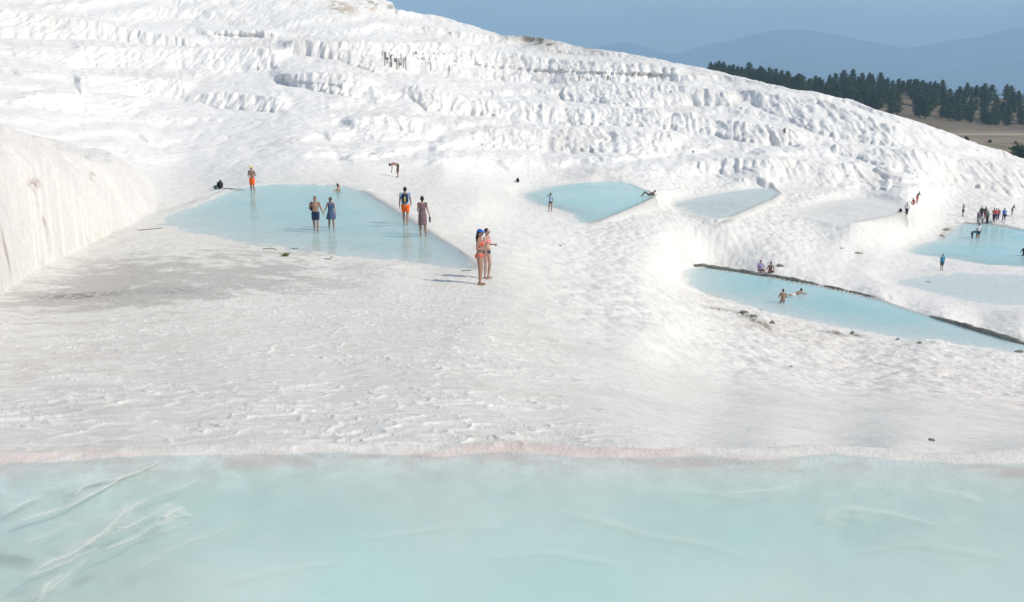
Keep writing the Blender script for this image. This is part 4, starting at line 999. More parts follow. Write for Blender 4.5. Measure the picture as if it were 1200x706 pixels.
            for s_ in (-1, 1): tap(bm, c_ + side * s_ * .062 + cf * .10, g('top') + side * s_ * .06 + cf * .05 + Vector((0, 0, .04)), .008, .007)
        elif kind == 'shirt':
            nm = 'shirt'; torso(bm, 1.0, 'pel', 'top', .018); tap(bm, g('shL'), g('shR'), .060 if not f else .052, .060 if not f else .052)
            for q_ in 'LR': arm(bm, q_, .010, a_ or .6)
            if f: [ell(bm, g('che') + side * s_ * .062 + cf * .078, (.066, .060, .066)) for s_ in (-1, 1)]
            ell(bm, g('wai'), (R['wai'][0] + .01, R['wai'][1] + .012, .09))
        elif kind == 'dress':
            hem = a_ or .50; torso(bm, 1.0, 'pel', 'top', .014); tap(bm, g('shL') * .7 + g('shR') * .3, g('shR') * .7 + g('shL') * .3, .054, .054)
            tap(bm, g('wai'), g('pel'), (R['wai'][0] + .014, R['wai'][1] + .014), (R['pel'][0] + .02, R['pel'][1] + .03), side, False, 20)
            [ell(bm, g('che') + side * s_ * .062 + cf * .078, (.066, .060, .066)) for s_ in (-1, 1)]
            fl_ = wr[3] if len(wr) > 3 else .03
            tap(bm, g('pel'), Vector((0, 0, hem)), (R['pel'][0] + .02, R['pel'][1] + .03), (R['pel'][0] + fl_, R['pel'][1] + .03 + fl_), side, False, 20)
        elif kind == 'cap':
            ell(bm, hp(0, .006, .040), (.089, .104, .088), hrot)
            for v_ in bm.verts:
                l_ = (v_.co - hc).dot(up_)
                if l_ < .035: v_.co += up_ * (.035 - l_)
            ell(bm, hp(0, -.125, .038), (.062, .065, .009), hrot)
        elif kind == 'sunglasses':
            for s_ in (-1, 1): ell(bm, hp(s_ * .032, -.088, .002), (.030, .012, .021), hrot)
            tap(bm, hp(-.078, .0, .006), hp(-.05, -.085, .006), .006, .006); tap(bm, hp(.078, .0, .006), hp(.05, -.085, .006), .006, .006); tap(bm, hp(-.03, -.092, .006), hp(.03, -.092, .006), .006, .006)
        elif kind == 'headscarf':
            ell(bm, hp(0, .02, .01), (.092, .10, .118), hrot); tap(bm, hp(0, .03, -.05), g('top'), (.085, .08), (.13, .09), side, False)
        finish(nm, bm, m, root, vox * (1.0 if kind in ('bikini_top', 'sunglasses', 'cap') else 1.25), 2 if kind != 'sunglasses' else 1)
    PEOPLE.append((label, root, x, y, zf, scale)); root['_'] = 0; del root['_']
    return root, J
def _bm_mesh(name, bm):
    me = bpy.data.meshes.new(name); bm.to_mesh(me); bm.free(); return me
def local(root, p):                # a point in a person's frame -> world
    M = Matrix.Translation(root.location) @ Matrix.Rotation(root.rotation_euler.z, 4, 'Z') @ Matrix.Diagonal((root.scale.x,) * 3 + (1,))
    return M @ V3(p)

ORANGE = cm('neon_orange_cloth', (0.95, 0.16, 0.02), 0.06); NAVY = cm('navy_cloth', (0.022, 0.035, 0.085), 0.25); CORAL = cm('coral_swimwear', (0.75, 0.13, 0.10), 0.15, 40)
PINKS = cm('pink_swimwear', (0.80, 0.30, 0.30), 0.2, 40); BLUECAP = cm('blue_cap_cloth', (0.02, 0.12, 0.45), 0.15); LBLUE = cm('pale_blue_cloth', (0.33, 0.45, 0.58), 0.12)
BLACKC = cm('black_cloth', (0.018, 0.018, 0.022), 0.3); WHITEC = cm('white_cloth', (0.72, 0.72, 0.72), 0.06); GREYC = cm('grey_cloth', (0.28, 0.27, 0.25), 0.12)
BROWNC = cm('khaki_brown_cloth', (0.13, 0.10, 0.075), 0.15); YELLOWC = cm('yellow_cloth', (0.75, 0.60, 0.10), 0.08); PURPLEC = cm('purple_cloth', (0.20, 0.10, 0.19), 0.15); MAUVE = cm('mauve_cloth', (0.34, 0.22, 0.30), 0.12)
REDC = cm('red_cloth', (0.58, 0.10, 0.10), 0.15); DARKRED = cm('dark_red_cloth', (0.25, 0.05, 0.06), 0.15); BLUEC = cm('blue_cloth', (0.10, 0.22, 0.52), 0.12); TEALC = cm('teal_cloth', (0.02, 0.25, 0.42), 0.12)
GREENC = cm('green_cloth', (0.10, 0.16, 0.09), 0.15); DGREEN = cm('dark_green_cloth', (0.03, 0.09, 0.08), 0.15); DENIM = cm('denim_dress_cloth', (0.065, 0.10, 0.19), 0.3, 50)
STRIPE = striped('purple_striped_cloth', (0.10, 0.055, 0.075), (0.30, 0.20, 0.20), 14.0)

# ---- the two women in front
A, _ = person('woman in coral bikini and blue cap standing before the pool corner, long dark hair', 562.5, 334.5, 268.5, 'stand', 78, 'f', 'tan', near=True, hair='long',
       over=dict(elL=(.20, .06, 1.14), wrL=(.10, -.17, 1.10), elR=(-.20, .04, 1.14), wrR=(-.06, -.20, 1.12), knR=(-.06, -.02, .49), anR=(-.055, -.01, .08)),
       wear=(('bikini_top', CORAL), ('bikini_bottom', CORAL), ('cap', BLUECAP), ('sunglasses', GLASS)))
B, _ = person('woman in pink bikini top and navy bottoms, just right of the blue-capped woman', 570.5, 327.5, 267.5, 'stand', 62, 'f', 'fair', near=True, hair='short',
       over=dict(elL=(.20, .03, 1.14), wrL=(.14, -.22, 1.16), elR=(-.19, .02, 1.12), wrR=(-.20, -.10, .92), knL=(.10, -.07, .50), anL=(.10, .0, .08)),
       wear=(('bikini_top', PINKS), ('bikini_bottom', NAVY), ('sunglasses', GLASS)))
# ---- waders in the upper pool
MW, JW = person('man in pale blue T-shirt and neon orange shorts wading away with a navy backpack', 475.5, 262.5, 219.0, 'walk', 182, 'm', 'tan', H=6.9, near=True, sink=0.0,
       wear=(('shirt', LBLUE, .55), ('shorts', ORANGE, .72)))
WW, JS = person('woman with a hair bun and long purple striped dress, wading beside the backpack man', 495.5, 275.5, 230.0, 'stand', 190, 'f', 'tan', H=6.9, near=True, hair='bun',
       over=dict(elR=(-.22, .03, 1.14), wrR=(-.30, -.02, .90), elL=(.20, .04, 1.13), wrL=(.14, -.16, 1.04), knR=(-.11, -.05, .50), anR=(-.13, .02, .08)),
       wear=(('dress', STRIPE, .50, .03), ('shirt', STRIPE, .35)))
MC, JM = person('shirtless man in navy shorts wading hand in hand, dark backpack behind his shoulder', 370.5, 269.5, 230.0, 'walk', 8, 'm', 'tan', H=6.9, near=True,
       over=dict(elR=(-.27, .02, 1.16), wrR=(-.17, -.16, 1.30), elL=(.25, .03, 1.15), wrL=(.36, -.04, .94)),
       wear=(('shorts', NAVY, .75),))
WC, JC = person('woman in a short blue dress and dark cap holding the shirtless man\'s hand', 388.5, 267.5, 231.0, 'walk', 20, 'f', 'tan', H=6.9, near=True, hair='ponytail',
       over=dict(elR=(-.24, .03, 1.15), wrR=(-.36, -.02, .96), elL=(.20, .06, 1.13), wrL=(.24, .02, .88)),
       wear=(('dress', DENIM, .62, .10), ('cap', BROWNC), ('sunglasses', GLASS)))
MO, _ = person('man in orange shorts and yellow cap at the far end of the upper pool', 296, 223.5, 195.0, 'stand', -18, 'm', 'tan', H=6.9, hair='short', near=True,
       over=dict(elL=(.27, .03, 1.15), wrL=(.15, -.22, 1.12), elR=(-.27, .03, 1.15), wrR=(-.13, -.20, 1.12), knL=(.13, -.08, .50), anL=(.13, .05, .08)),
       wear=(('shorts', ORANGE, .85), ('cap', YELLOWC)))
person('swimmer with dark hair, only head and shoulders above the upper pool', 396, 224, 217, 'kneel', 70, 'f', 'tan', H=6.9, hair='bun', scale=0.95, sink=0.56, over=dict(elR=(-.40, .03, .80), wrR=(-.62, -.06, .70)))
# ---- beyond
person('stooping man in khaki brown shorts on the white ground above the pools', 466, 208, 195, 'bend', -80, 'm', 'tan', hair='short', scale=1.0, wear=(('trousers', BROWNC, 1.25),))
person('woman in pale shirt and dark briefs at the second pool, one arm raised', 645, 249, 226, 'stand', 172, 'f', 'tan', hair='short', over=dict(elL=(.33, -.02, 1.42), wrL=(.12, -.14, 1.55), knL=(.12, 0, .49), anL=(.14, .02, .08)), wear=(('shirt', LBLUE, .7), ('bikini_bottom', BLACKC)))
person('deeply tanned bather reclining on the corner of the second pool, knees bent', 759, 230.5, 222, 'recline', -86, 'm', 'dark', H=11.7, hair='short', scale=0.98, sink=-0.40, wear=(('bikini_bottom', BROWNC),))
def rim_z(px, py): 
    x, y = hit(px, py, 16.0); return -16.0 + 0.10
person('person in a lilac shirt and dark shorts sitting on the dark pool rim', 890.5, 319, 308, 'sit', 10, 'm', 'tan', H=16.0, zroot=-15.93, scale=1.06, wear=(('shirt', cm('lilac_cloth', (0.38, 0.34, 0.58), 0.2, 30), .6), ('shorts', PURPLEC, .7)))
person('brown-skinned woman in a dark swimsuit sitting on the dark rim beside the lilac shirt', 902.5, 321, 310, 'sit', 4, 'f', 'dark', H=16.0, zroot=-15.93, scale=1.06, hair='short', wear=(('shorts', PURPLEC, .15), ('bikini_top', BROWNC)))
person('bather seen from behind, waist deep in the middle of the long pool', 917, 354.5, 342, 'kneel', 176, 'm', 'tan', H=16.0, scale=1.02, sink=0.16, hair='short')
person('swimmer with head and back above the long pool, facing right', 937, 345.5, 338, 'swim', 105, 'm', 'tan', H=16.0, scale=1.05, sink=0.02, wear=(('shorts', WHITEC, .5),))
person('person in white top and black trousers standing below the flat pan by the white step', 1062, 254.5, 237, 'walk', 150, 'm', 'tan', wear=(('shirt', WHITEC, .6), ('trousers', BLACKC, 1.8)))
person('child in a red top crouching on the corner of the flat pan', 1070.5, 241, 234, 'sit', -60, 'f', 'tan', scale=0.85, sink=-.05, wear=(('shirt', REDC, .9), ('shorts', DARKRED, .6)))
person('woman in a yellow-green top leaning with a raised arm beside the flat pan', 1074.5, 239, 224.5, 'stand', 110, 'f', 'tan', over=dict(che=(0, -.14, 1.26), wai=(0, -.05, 1.08), top=(0, -.20, 1.38), nec=(0, -.23, 1.44), hed=(0, -.28, 1.56), shL=(.15, -.20, 1.38), shR=(-.15, -.20, 1.38), elL=(.17, -.02, 1.15), elR=(-.2, -.36, 1.2), wrL=(.18, .1, .95), wrR=(-.2, -.5, 1.1)), wear=(('shirt', GREENC, .6), ('shorts', CORAL, .8)))
# ---- the crowd at the right pool
person('person in a mauve top holding a camera up, standing alone left of the crowd', 1128, 254.5, 239, 'stand', 40, 'f', 'tan', over=dict(elL=(.22, -.2, 1.30), wrL=(.06, -.30, 1.42), elR=(-.26, -.16, 1.30), wrR=(-.32, -.20, 1.52)), wear=(('shirt', MAUVE, .8), ('shorts', BLACKC, .7)))
cr = 'people standing on the bank of the right-hand pool'
person('broad person in a purple shirt and grey trousers at the left of the crowd', 1146, 262.5, 247.5, 'stand', 190, 'm', 'tan', H=17.3, zroot=-17.28, width=1.25, group=cr, wear=(('shirt', PURPLEC, .8), ('trousers', GREYC, 1.8)))
person('small child in a white top and purple trousers in front of the crowd', 1151, 262.5, 252.5, 'stand', 170, 'm', 'tan', H=17.3, zroot=-17.28, group=cr, wear=(('shirt', WHITEC, .6), ('trousers', PURPLEC, 1.8)))
person('person in a green top and dark trousers with a black bag at the pool edge', 1156.5, 263.2, 247, 'stand', 200, 'm', 'dark', H=17.3, zroot=-17.28, group=cr, wear=(('shirt', GREENC, .8), ('trousers', BLACKC, 1.8)))
person('person all in black at the back left of the crowd', 1149.5, 257.5, 242, 'stand', 175, 'm', 'dark', group=cr, wear=(('shirt', BLACKC, 1.5), ('trousers', BLACKC, 1.8)))
person('person in a brown top at the back of the crowd beside the one in black', 1154, 257.8, 242, 'stand', 185, 'f', 'tan', group=cr, hair='long', wear=(('shirt', BROWNC, 1.5), ('trousers', DARKRED, 1.8)))
person('person in a bright red top striding at the right half of the crowd', 1164, 260, 244, 'walk', 140, 'f', 'tan', group=cr, wear=(('shirt', REDC, .9), ('trousers', BLACKC, 1.6)))
person('person in a pink top and blue trousers just right of the bright red top', 1166.6, 259.7, 244, 'walk', 160, 'f', 'tan', group=cr, wear=(('shirt', CORAL, .9), ('trousers', DENIM, 1.6)))
person('person in a dark red jacket at the right end of the tight crowd', 1169, 258.8, 244.5, 'stand', 170, 'm', 'dark', group=cr, wear=(('shirt', DARKRED, 1.5), ('trousers', BLACKC, 1.8)))
BP, JB = person('person in a bright blue shirt walking with a bag, right of the crowd', 1176, 259.5, 244, 'walk', 175, 'm', 'tan', group=cr, wear=(('shirt', BLUEC, 1.4), ('trousers', NAVY, 1.7)))
person('person in purple leaning forward as they walk, far right of the bank', 1185.5, 252.8, 240, 'walk', 100, 'f', 'tan', group=cr, over=dict(che=(0, -.14, 1.26), wai=(0, -.05, 1.08), top=(0, -.20, 1.38), nec=(0, -.23, 1.44), hed=(0, -.30, 1.55), shL=(.15, -.20, 1.38), shR=(-.15, -.20, 1.38), elL=(.17, -.2, 1.12), elR=(-.2, -.26, 1.12), wrL=(.18, -.3, .9), wrR=(-.2, -.4, .95)), wear=(('shirt', PURPLEC, .6), ('shorts', PURPLEC, .8)))
person('child in a green shirt bending over in the right-hand pool', 1139.2, 279, 267.5, 'bend', 60, 'm', 'tan', H=17.3, scale=0.95, sink=0.1, wear=(('shirt', cm('grey_green_cloth', (0.10, 0.20, 0.17), 0.15), .7), ('shorts', DGREEN, .6)))
person('person in a white shirt and dark shorts wading in the right-hand pool', 1146, 279.5, 261.5, 'stand', 185, 'm', 'tan', H=17.3, wear=(('shirt', WHITEC, .7), ('shorts', NAVY, .7)))
person('person in a teal shirt and dark green shorts standing alone on the wet pan', 1103.2, 317.5, 298, 'stand', 185, 'm', 'tan', wear=(('shirt', TEALC, .7), ('shorts', DGREEN, .85)))
person('dark figure cut off by the right edge of the picture in the pool shallows', 1200.5, 300, 287, 'kneel', 180, 'm', 'dark', H=17.3, scale=1.1, hair='short', wear=(('shirt', BLACKC, .7),))

# ================================================================== BAGS AND SMALL THINGS
def rbox(bm, c, sz, bev=0.3, rot=None):
    r_ = bmesh.ops.create_cube(bm, size=1.0); M = Matrix.Translation(V3(c)) @ (rot or Matrix.Identity(4)) @ Matrix.Diagonal((*sz, 1)); bmesh.ops.transform(bm, matrix=M, verts=r_['verts'])
    es = list({e for v_ in r_['verts'] for e in v_.link_edges}); bmesh.ops.bevel(bm, geom=es, offset=min(sz) * bev, segments=3, affect='EDGES')
def backpack(root, J, label, m, stripe=None, sidepos=0.0, one=False):
    c = V3(J['che']) + Vector((sidepos, .20 if not one else .17, -.06))
    M = Matrix.Rotation(root.rotation_euler.z, 4, 'Z'); s_ = root.scale.x
    e = empty('backpack', local(root, c), root.rotation_euler.z); e.scale = (s_,) * 3; tag(e, label, 'backpack')
    bm = bmesh.new(); rbox(bm, (0, 0, 0), (.30, .17, .44), .4); rbox(bm, (0, .08, -.07), (.22, .08, .22), .4); link_mesh('bag_body', _bm_mesh('bag_body', bm), m, e)
    for sg in ((1, -1) if not one else (1,)):
        bm = bmesh.new(); x_ = sg * .10 if not one else -.04; tap(bm, (x_, -.07, .15), (x_, -.21, .23), (.028, .012), (.028, .012)); tap(bm, (x_, -.21, .23), (x_, -.335, .12), (.028, .012), (.028, .012)); tap(bm, (x_, -.335, .12), (x_ * 1.3, -.30, -.12), (.028, .012), (.022, .01)); link_mesh('strap', _bm_mesh('strap', bm), m, e)
    if stripe: bm = bmesh.new(); rbox(bm, (0, .125, -.03), (.05, .02, .26), .3); link_mesh('pocket_trim', _bm_mesh('pocket_trim', bm), stripe, e)
backpack(MW, JW, 'navy backpack with a yellow stripe on the wading man\'s back', NAVY, YELLOWC)
backpack(MC, JM, 'black backpack hung on the shirtless man\'s right shoulder', BLACKC, None, -.13, True)
e = empty('sandals', local(WW, V3(JS['wrR']) + Vector((-.01, -.01, -.17))), 0.4); tag(e, 'pair of dark sandals carried in the striped-dress woman\'s hand', 'sandals')
for k in range(2):
    bm = bmesh.new(); rbox(bm, (.03 * k - .015, 0, -.03 * k), (.025, .09, .25), .35); link_mesh('sole', _bm_mesh('sole', bm), BLACKC, e)
    bm = bmesh.new(); tap(bm, (.03 * k, -.04, .03), (.03 * k + .03, 0, .05), .008, .008); tap(bm, (.03 * k + .03, 0, .05), (.03 * k, .04, .03), .008, .008); link_mesh('strap', _bm_mesh('strap', bm), TEALC, e)
e = empty('shoulder_bag', local(BP, V3(JB['wrR']) + Vector((0, 0, -.22)))); tag(e, 'small dark bag carried by the person in the bright blue shirt', 'bag')
bm = bmesh.new(); rbox(bm, (0, 0, 0), (.28, .14, .28), .3); link_mesh('bag_body', _bm_mesh('bag_body', bm), BLACKC, e)
bm = bmesh.new(); tap(bm, (-.1, 0, .12), (0, 0, .24), .012, .012); tap(bm, (0, 0, .24), (.1, 0, .12), .012, .012); link_mesh('handle', _bm_mesh('handle', bm), BLACKC, e)
def duffel(px, py, label, m1, m2, sc_=1.0, H=None, lean=0.2):
    x, y = hit(px, py, H); z = ground_z(x, y); e = empty('rucksack', (x, y, z), lean * 3); e.scale = (sc_,) * 3; tag(e, label, 'rucksack')
    bm = bmesh.new(); rbox(bm, (0, 0, .24), (.36, .26, .5), .42, Matrix.Rotation(lean, 4, 'Y')); rbox(bm, (.0, -.14, .18), (.26, .12, .26), .4); link_mesh('bag_body', _bm_mesh('bag_body', bm), m1, e)
    bm = bmesh.new(); rbox(bm, (-.25, 0, .12), (.34, .3, .22), .42); link_mesh('side_pouch', _bm_mesh('side_pouch', bm), m2, e)
    bm = bmesh.new(); tap(bm, (-.02, 0, .47), (.03, 0, .51), .014, .014); tap(bm, (.03, 0, .51), (.10, 0, .47), .014, .014); link_mesh('handle', _bm_mesh('handle', bm), m1, e)
duffel(258, 222.3, 'dark green and black rucksack on the white ledge left of the upper pool', BLACKC, DGREEN, 1.15)
duffel(606.5, 214, 'black bag with a blue cloth lying on the white ground above the second pool', BLACKC, LBLUE, 1.0)
duffel(1055, 249, 'dark bag lying on the step beside the flat pan', BLACKC, GREYC, 0.9)
def strand(name, ptsl, rad, m, label, cat, H=None):
    bm = bmesh.new(); P_ = []
    for px, py in ptsl:
        x, y = hit(px, py, H); P_.append(Vector((x, y, (ground_z(x, y) if H is None else -H) + rad)))
    for a_, b_ in zip(P_[:-1], P_[1:]): tap(bm, a_, b_, rad, rad, n=7)
    c0 = P_[0].copy()
    for v_ in bm.verts: v_.co -= c0
    o = link_mesh(name, _bm_mesh(name, bm), m); o.location = c0; tag(o, label, cat); return o
strand('cloth_strap', [(262, 221.8), (272, 222.3), (281, 223.2), (287, 224.5)], 0.035, GREYC, 'grey strap trailing from the rucksack towards the water', 'strap')
ROCK = noisy('grey_stone', (0.20, 0.19, 0.165), 0.35, 5, 0.9, 0.2, 0.6); PALE = noisy('pale_stone', (0.42, 0.38, 0.32), 0.3, 5, 0.9, 0.2, 0.6)
def rock(px, py, wpx, hpx, label, m=ROCK, seed=0, H=None):
    x, y = hit(px, py, H); z = ground_z(x, y); bm = bmesh.new(); bmesh.ops.create_icosphere(bm, subdivisions=3, radius=1.0); r_ = random.Random(seed + int(px))
    offs = [Vector((r_.uniform(-1, 1), r_.uniform(-1, 1), r_.uniform(-1, 1))).normalized() for _ in range(9)]
    for v_ in bm.verts:
        n_ = v_.co.normalized(); k = 1 - 0.30 * max(0, max(n_.dot(o_) for o_ in offs) - .72) / .28 + 0.06 * math.sin(n_.x * 9 + seed) * math.cos(n_.y * 8)
        v_.co = n_ * k
    o = link_mesh('rock', _bm_mesh('rock', bm), m, smooth=False); sx = wpx * y / F / 2; sz_ = hpx * y / F / 2
    o.scale = (sx, max(sz_ * 1.6, sx * .6), sz_ * 1.25); o.location = (x, y, z + sz_ * .35); o.rotation_euler = (0, r_.uniform(-.15, .25), r_.uniform(-.4, .4)); tag(o, label, 'rock')
rock(914.5, 313, 11, 4.5, 'grey stone lying on the white slope behind the seated pair', seed=1)
rock(891, 364, 6, 2.2, 'small pale stone at the near shore of the long pool, left half', PALE, 2)
rock(872, 367, 12, 3.5, 'long grey stone slab at the head of the dark crack below the long pool', seed=3)
rock(883, 372, 10, 3.5, 'grey stone in the middle of the dark crack below the long pool', seed=4)
rock(905, 380, 7, 5, 'upright grey stone at the lower end of the dark crack', seed=5)
rock(978, 390, 14, 2.4, 'flat tan stone on the near shore, middle of the long pool', PALE, 6)
rock(999, 392, 5, 4.5, 'round dark stone on the near shore, right of the flat tan one', seed=7)
rock(1052, 399, 5, 2.5, 'small dark stone on the shore towards the right end of the long pool', seed=8)
rock(1078, 403, 8, 3.6, 'dark oval stone, last one along the shore of the long pool', seed=9)
rock(1194, 413, 12, 3, 'brown stone at the right edge below the pool wall', seed=10)
rock(1007, 298, 11, 3, 'mossy brown stone lying on the pan left of the teal shirt', PALE, 11)
rock(986, 292, 5, 2, 'tiny brown stone on the white slope above the pan', PALE, 12)
rock(927, 430, 4, 2, 'tiny black stone alone on the pale slope below the long pool', seed=13)
rock(1088, 332, 6, 2, 'small olive stone on the wet pan below the teal shirt', PALE, 14)
rock(1110, 270, 12, 4, 'flat brown rock shelf at the left tip of the right-hand pool', PALE, 15)
rock(1104, 277, 8, 3, 'smaller brown rock just below the flat shelf by the right-hand pool', PALE, 16)
rock(1092, 517, 9, 4, 'dark grey stone on the foreground crust at the right', seed=17)
rock(656, 289, 5, 1.4, 'small brown stick-like stone on the white slope under the second pool', seed=18)
# dark rim walls of the long pool
def rim_wall(ptsl, H, wd, hg, m, label, seed):
    P_ = [hit(px, py, H) for px, py in ptsl]; bm = bmesh.new(); prev = None; L = 0
    dens = []
    for a_, b_ in zip(P_[:-1], P_[1:]):
        n_ = max(2, int(math.hypot(b_[0] - a_[0], b_[1] - a_[1]) / 0.22))
        for k in range(n_): dens.append((a_[0] + (b_[0] - a_[0]) * k / n_, a_[1] + (b_[1] - a_[1]) * k / n_))
    dens.append(P_[-1]); r_ = random.Random(seed); D_ = np.array(dens); c0 = Vector((dens[0][0], dens[0][1], -H))
    hs_ = hg * (0.45 + 1.1 * fbm(D_[:, 0] * 1.3, D_[:, 1] * 1.3, seed, 3)); ws_ = wd * (0.6 + 0.8 * fbm(D_[:, 0], D_[:, 1], seed + 9, 3))
    for i, (x, y) in enumerate(dens):
        a_ = dens[max(i - 1, 0)]; b_ = dens[min(i + 1, len(dens) - 1)]; t_ = Vector((b_[0] - a_[0], b_[1] - a_[1], 0)).normalized(); n_ = Vector((-t_.y, t_.x, 0)); p = Vector((x, y, -H)) - c0
        en = min(1, i / 4, (len(dens) - 1 - i) / 4) * 0.8 + 0.2; h_ = hs_[i] * en; w_ = ws_[i] * (0.5 + 0.5 * en)
        jit = lambda: r_.uniform(-.03, .03)
        ring = [bm.verts.new(p + n_ * q_ * w_ + Vector((0, 0, z_ + (jit() if z_ > 0 else 0)))) for q_, z_ in ((-.55, -.35), (-.5, h_ * .5), (-.32, h_ * .95), (0, h_), (.32, h_ * .9), (.5, h_ * .4), (.55, -.35))]
        if prev:
            for k in range(6): bm.faces.new((prev[k], prev[k + 1], ring[k + 1], ring[k]))
        else: bm.faces.new(ring)
        prev = ring
    bm.faces.new(prev[::-1]); o = link_mesh('rim_wall', _bm_mesh('rim_wall', bm), m); o.location = c0; tag(o, label, 'stone rim')
RIMM = noisy('dark_rim_stone', (0.23, 0.22, 0.18), 0.4, 3, 0.9, 0.2, 0.8)
rim_wall([(812, 310.5), (850, 316), (880, 320.5), (920, 327), (960, 334.5)], 16.0, 0.40, 0.20, RIMM, 'low dark stone rim along the back of the long pool, where two people sit', 900)
rim_wall([(962, 335), (1000, 343), (1030, 350.5)], 16.0, 0.22, 0.13, RIMM, 'thin dark edge continuing the pool rim to the right', 910)
rim_wall([(1090, 370.5), (1110, 376.5), (1140, 385.5), (1170, 394.5), (1206, 404.5)], 16.0, 0.36, 0.20, RIMM, 'knobbly dark stone wall at the right end of the long pool', 920)
# tuft of weed and driftwood at the near shore of the upper pool
GREEN = noisy('weed_leaf', (0.20, 0.24, 0.07), 0.3, 10); TWIG = noisy('dead_twig', (0.13, 0.09, 0.06), 0.3, 10)
x, y = hit(334, 301); z = ground_z(x, y); bm = bmesh.new(); r_ = random.Random(3)
for k in range(60):
    a_ = r_.uniform(0, 6.28); L_ = r_.uniform(.10, .26); b0 = Vector((r_.uniform(-.12, .12), r_.uniform(-.07, .07), 0)); d = Vector((math.cos(a_) * .9, math.sin(a_) * .9, r_.uniform(.6, 1.4))).normalized(); sd_ = Vector((-math.sin(a_), math.cos(a_), 0)) * .012
    p = [b0 - sd_, b0 + sd_, b0 + d * L_ * .6 + sd_ * .8, b0 + d * L_ + Vector((0, 0, -.02)), b0 + d * L_ * .6 - sd_ * .8]; bm.faces.new([bm.verts.new(q_) for q_ in p])
o = link_mesh('weed_tuft', _bm_mesh('weed_tuft', bm), GREEN, smooth=False); o.location = (x, y, z); tag(o, 'small yellow-green weed tuft at the near shore of the upper pool', 'plant')
for i, (pl, lab) in enumerate((([(308, 292.5), (316, 292), (324, 293)], 'dry brown twig lying left of the weed tuft'), ([(342, 292.3), (350, 292.4)], 'thin dry twig just right of the weed tuft'), ([(380, 304.2), (386, 304.6), (389, 302.5)], 'dark forked twig on the shore below the couple'), ([(162, 271), (176, 269.5), (191, 268)], 'long dead twig at the left tip of the upper pool'), ([(541, 318.6), (552, 318.2)], 'short dark twig beside the women at the pool corner'))):
    strand('twig', pl, 0.014, TWIG, lab, 'twig')

# light ripples on the near pool, painted as white ribbons above the water
fm = bpy.data.materials.new('light_ripples'); fm.use_nodes = True; t = fm.node_tree; pb = t.nodes['Principled BSDF']; pb.inputs['Base Color'].default_value = (0.84, 0.86, 0.80, 1); pb.inputs['Roughness'].default_value = 0.6
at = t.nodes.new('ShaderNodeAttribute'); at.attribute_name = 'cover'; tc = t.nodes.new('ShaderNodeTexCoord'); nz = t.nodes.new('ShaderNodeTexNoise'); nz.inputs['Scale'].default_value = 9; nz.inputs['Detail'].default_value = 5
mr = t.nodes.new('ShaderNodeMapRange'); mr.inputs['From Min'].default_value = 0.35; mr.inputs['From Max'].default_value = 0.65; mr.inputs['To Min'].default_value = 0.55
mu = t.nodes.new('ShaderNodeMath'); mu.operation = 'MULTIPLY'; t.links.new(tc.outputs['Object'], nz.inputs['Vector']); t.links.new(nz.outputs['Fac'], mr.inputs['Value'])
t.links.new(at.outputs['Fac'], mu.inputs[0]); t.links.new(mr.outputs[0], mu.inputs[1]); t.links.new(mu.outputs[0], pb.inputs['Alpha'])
PV = []; PF = []; PC = []
def ripple_ribbon(pl, wd, cov, seed, lev=0.004):
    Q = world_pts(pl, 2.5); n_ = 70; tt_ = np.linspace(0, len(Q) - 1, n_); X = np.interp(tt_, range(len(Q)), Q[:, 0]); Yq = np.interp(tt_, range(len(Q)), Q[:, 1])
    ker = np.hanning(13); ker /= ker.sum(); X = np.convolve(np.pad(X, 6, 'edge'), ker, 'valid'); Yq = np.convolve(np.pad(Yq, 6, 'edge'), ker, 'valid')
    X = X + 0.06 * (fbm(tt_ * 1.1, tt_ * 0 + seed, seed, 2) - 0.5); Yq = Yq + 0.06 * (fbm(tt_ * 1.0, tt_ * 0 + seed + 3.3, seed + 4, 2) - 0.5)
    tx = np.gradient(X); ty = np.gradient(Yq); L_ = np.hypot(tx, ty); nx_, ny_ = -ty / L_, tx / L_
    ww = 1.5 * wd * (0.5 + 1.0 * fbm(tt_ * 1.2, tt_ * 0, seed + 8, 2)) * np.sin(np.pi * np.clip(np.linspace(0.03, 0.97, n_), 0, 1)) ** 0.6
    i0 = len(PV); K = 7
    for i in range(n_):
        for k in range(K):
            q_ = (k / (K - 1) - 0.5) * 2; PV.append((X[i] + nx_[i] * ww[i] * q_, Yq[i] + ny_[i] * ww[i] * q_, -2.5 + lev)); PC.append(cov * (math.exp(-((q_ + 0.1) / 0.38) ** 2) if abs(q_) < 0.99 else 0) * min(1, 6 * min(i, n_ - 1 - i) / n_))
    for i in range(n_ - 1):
        for k in range(K - 1): a_ = i0 + i * K + k; PF.append((a_, a_ + 1, a_ + K + 1, a_ + K))
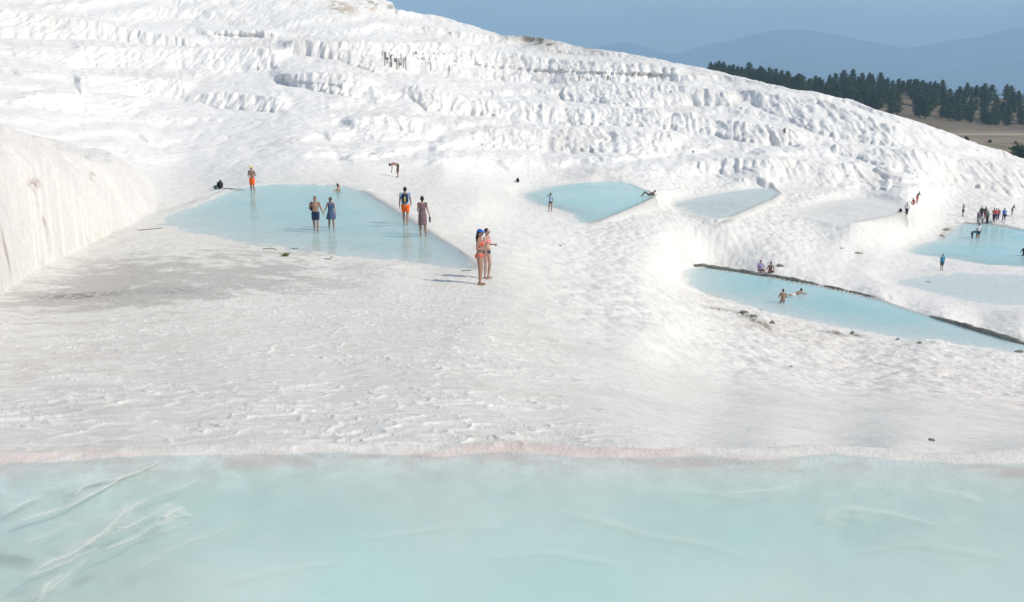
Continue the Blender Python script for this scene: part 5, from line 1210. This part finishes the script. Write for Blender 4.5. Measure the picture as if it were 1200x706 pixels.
for i, (pl, wd, cov) in enumerate([
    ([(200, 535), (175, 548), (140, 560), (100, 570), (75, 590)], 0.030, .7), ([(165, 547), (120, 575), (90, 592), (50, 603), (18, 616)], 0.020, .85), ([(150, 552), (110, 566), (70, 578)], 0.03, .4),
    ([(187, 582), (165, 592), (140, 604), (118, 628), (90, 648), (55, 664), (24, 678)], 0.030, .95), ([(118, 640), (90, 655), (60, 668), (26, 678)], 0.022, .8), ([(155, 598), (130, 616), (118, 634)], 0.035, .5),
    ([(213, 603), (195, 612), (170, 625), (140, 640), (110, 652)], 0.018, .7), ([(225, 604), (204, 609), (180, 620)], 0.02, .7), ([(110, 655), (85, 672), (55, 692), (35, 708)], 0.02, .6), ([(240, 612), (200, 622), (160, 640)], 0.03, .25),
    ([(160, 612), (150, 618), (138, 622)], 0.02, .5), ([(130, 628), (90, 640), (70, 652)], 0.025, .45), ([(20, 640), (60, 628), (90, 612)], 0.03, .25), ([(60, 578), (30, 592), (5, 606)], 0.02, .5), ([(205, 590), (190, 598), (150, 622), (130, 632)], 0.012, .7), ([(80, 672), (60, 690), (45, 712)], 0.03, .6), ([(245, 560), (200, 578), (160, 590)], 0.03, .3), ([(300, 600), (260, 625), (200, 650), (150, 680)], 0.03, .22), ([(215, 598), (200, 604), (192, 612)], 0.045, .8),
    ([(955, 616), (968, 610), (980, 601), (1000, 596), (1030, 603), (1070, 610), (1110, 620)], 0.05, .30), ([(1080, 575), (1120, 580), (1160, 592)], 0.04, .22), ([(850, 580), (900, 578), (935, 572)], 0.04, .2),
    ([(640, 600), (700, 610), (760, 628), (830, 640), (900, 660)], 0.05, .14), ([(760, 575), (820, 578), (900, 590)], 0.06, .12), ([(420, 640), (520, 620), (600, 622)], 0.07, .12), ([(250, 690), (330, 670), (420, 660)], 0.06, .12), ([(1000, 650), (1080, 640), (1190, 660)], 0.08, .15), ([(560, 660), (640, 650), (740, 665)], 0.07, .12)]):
    ripple_ribbon(pl, wd * 0.95, min(1, cov * 1.1), 700 + i * 13, 0.004 + 0.0008 * i); ripple_ribbon(pl, wd * 3.6, cov * 0.5, 700 + i * 13, 0.0036 + 0.0008 * i)
me = grid_mesh('light_ripples', np.array(PV), np.array(PF)); set_float(me, 'cover', np.array(PC))
tag(link_mesh('light_ripples', me, fm, smooth=False), 'bright light ripples painted as white streaks on the near pool', kind='stuff')
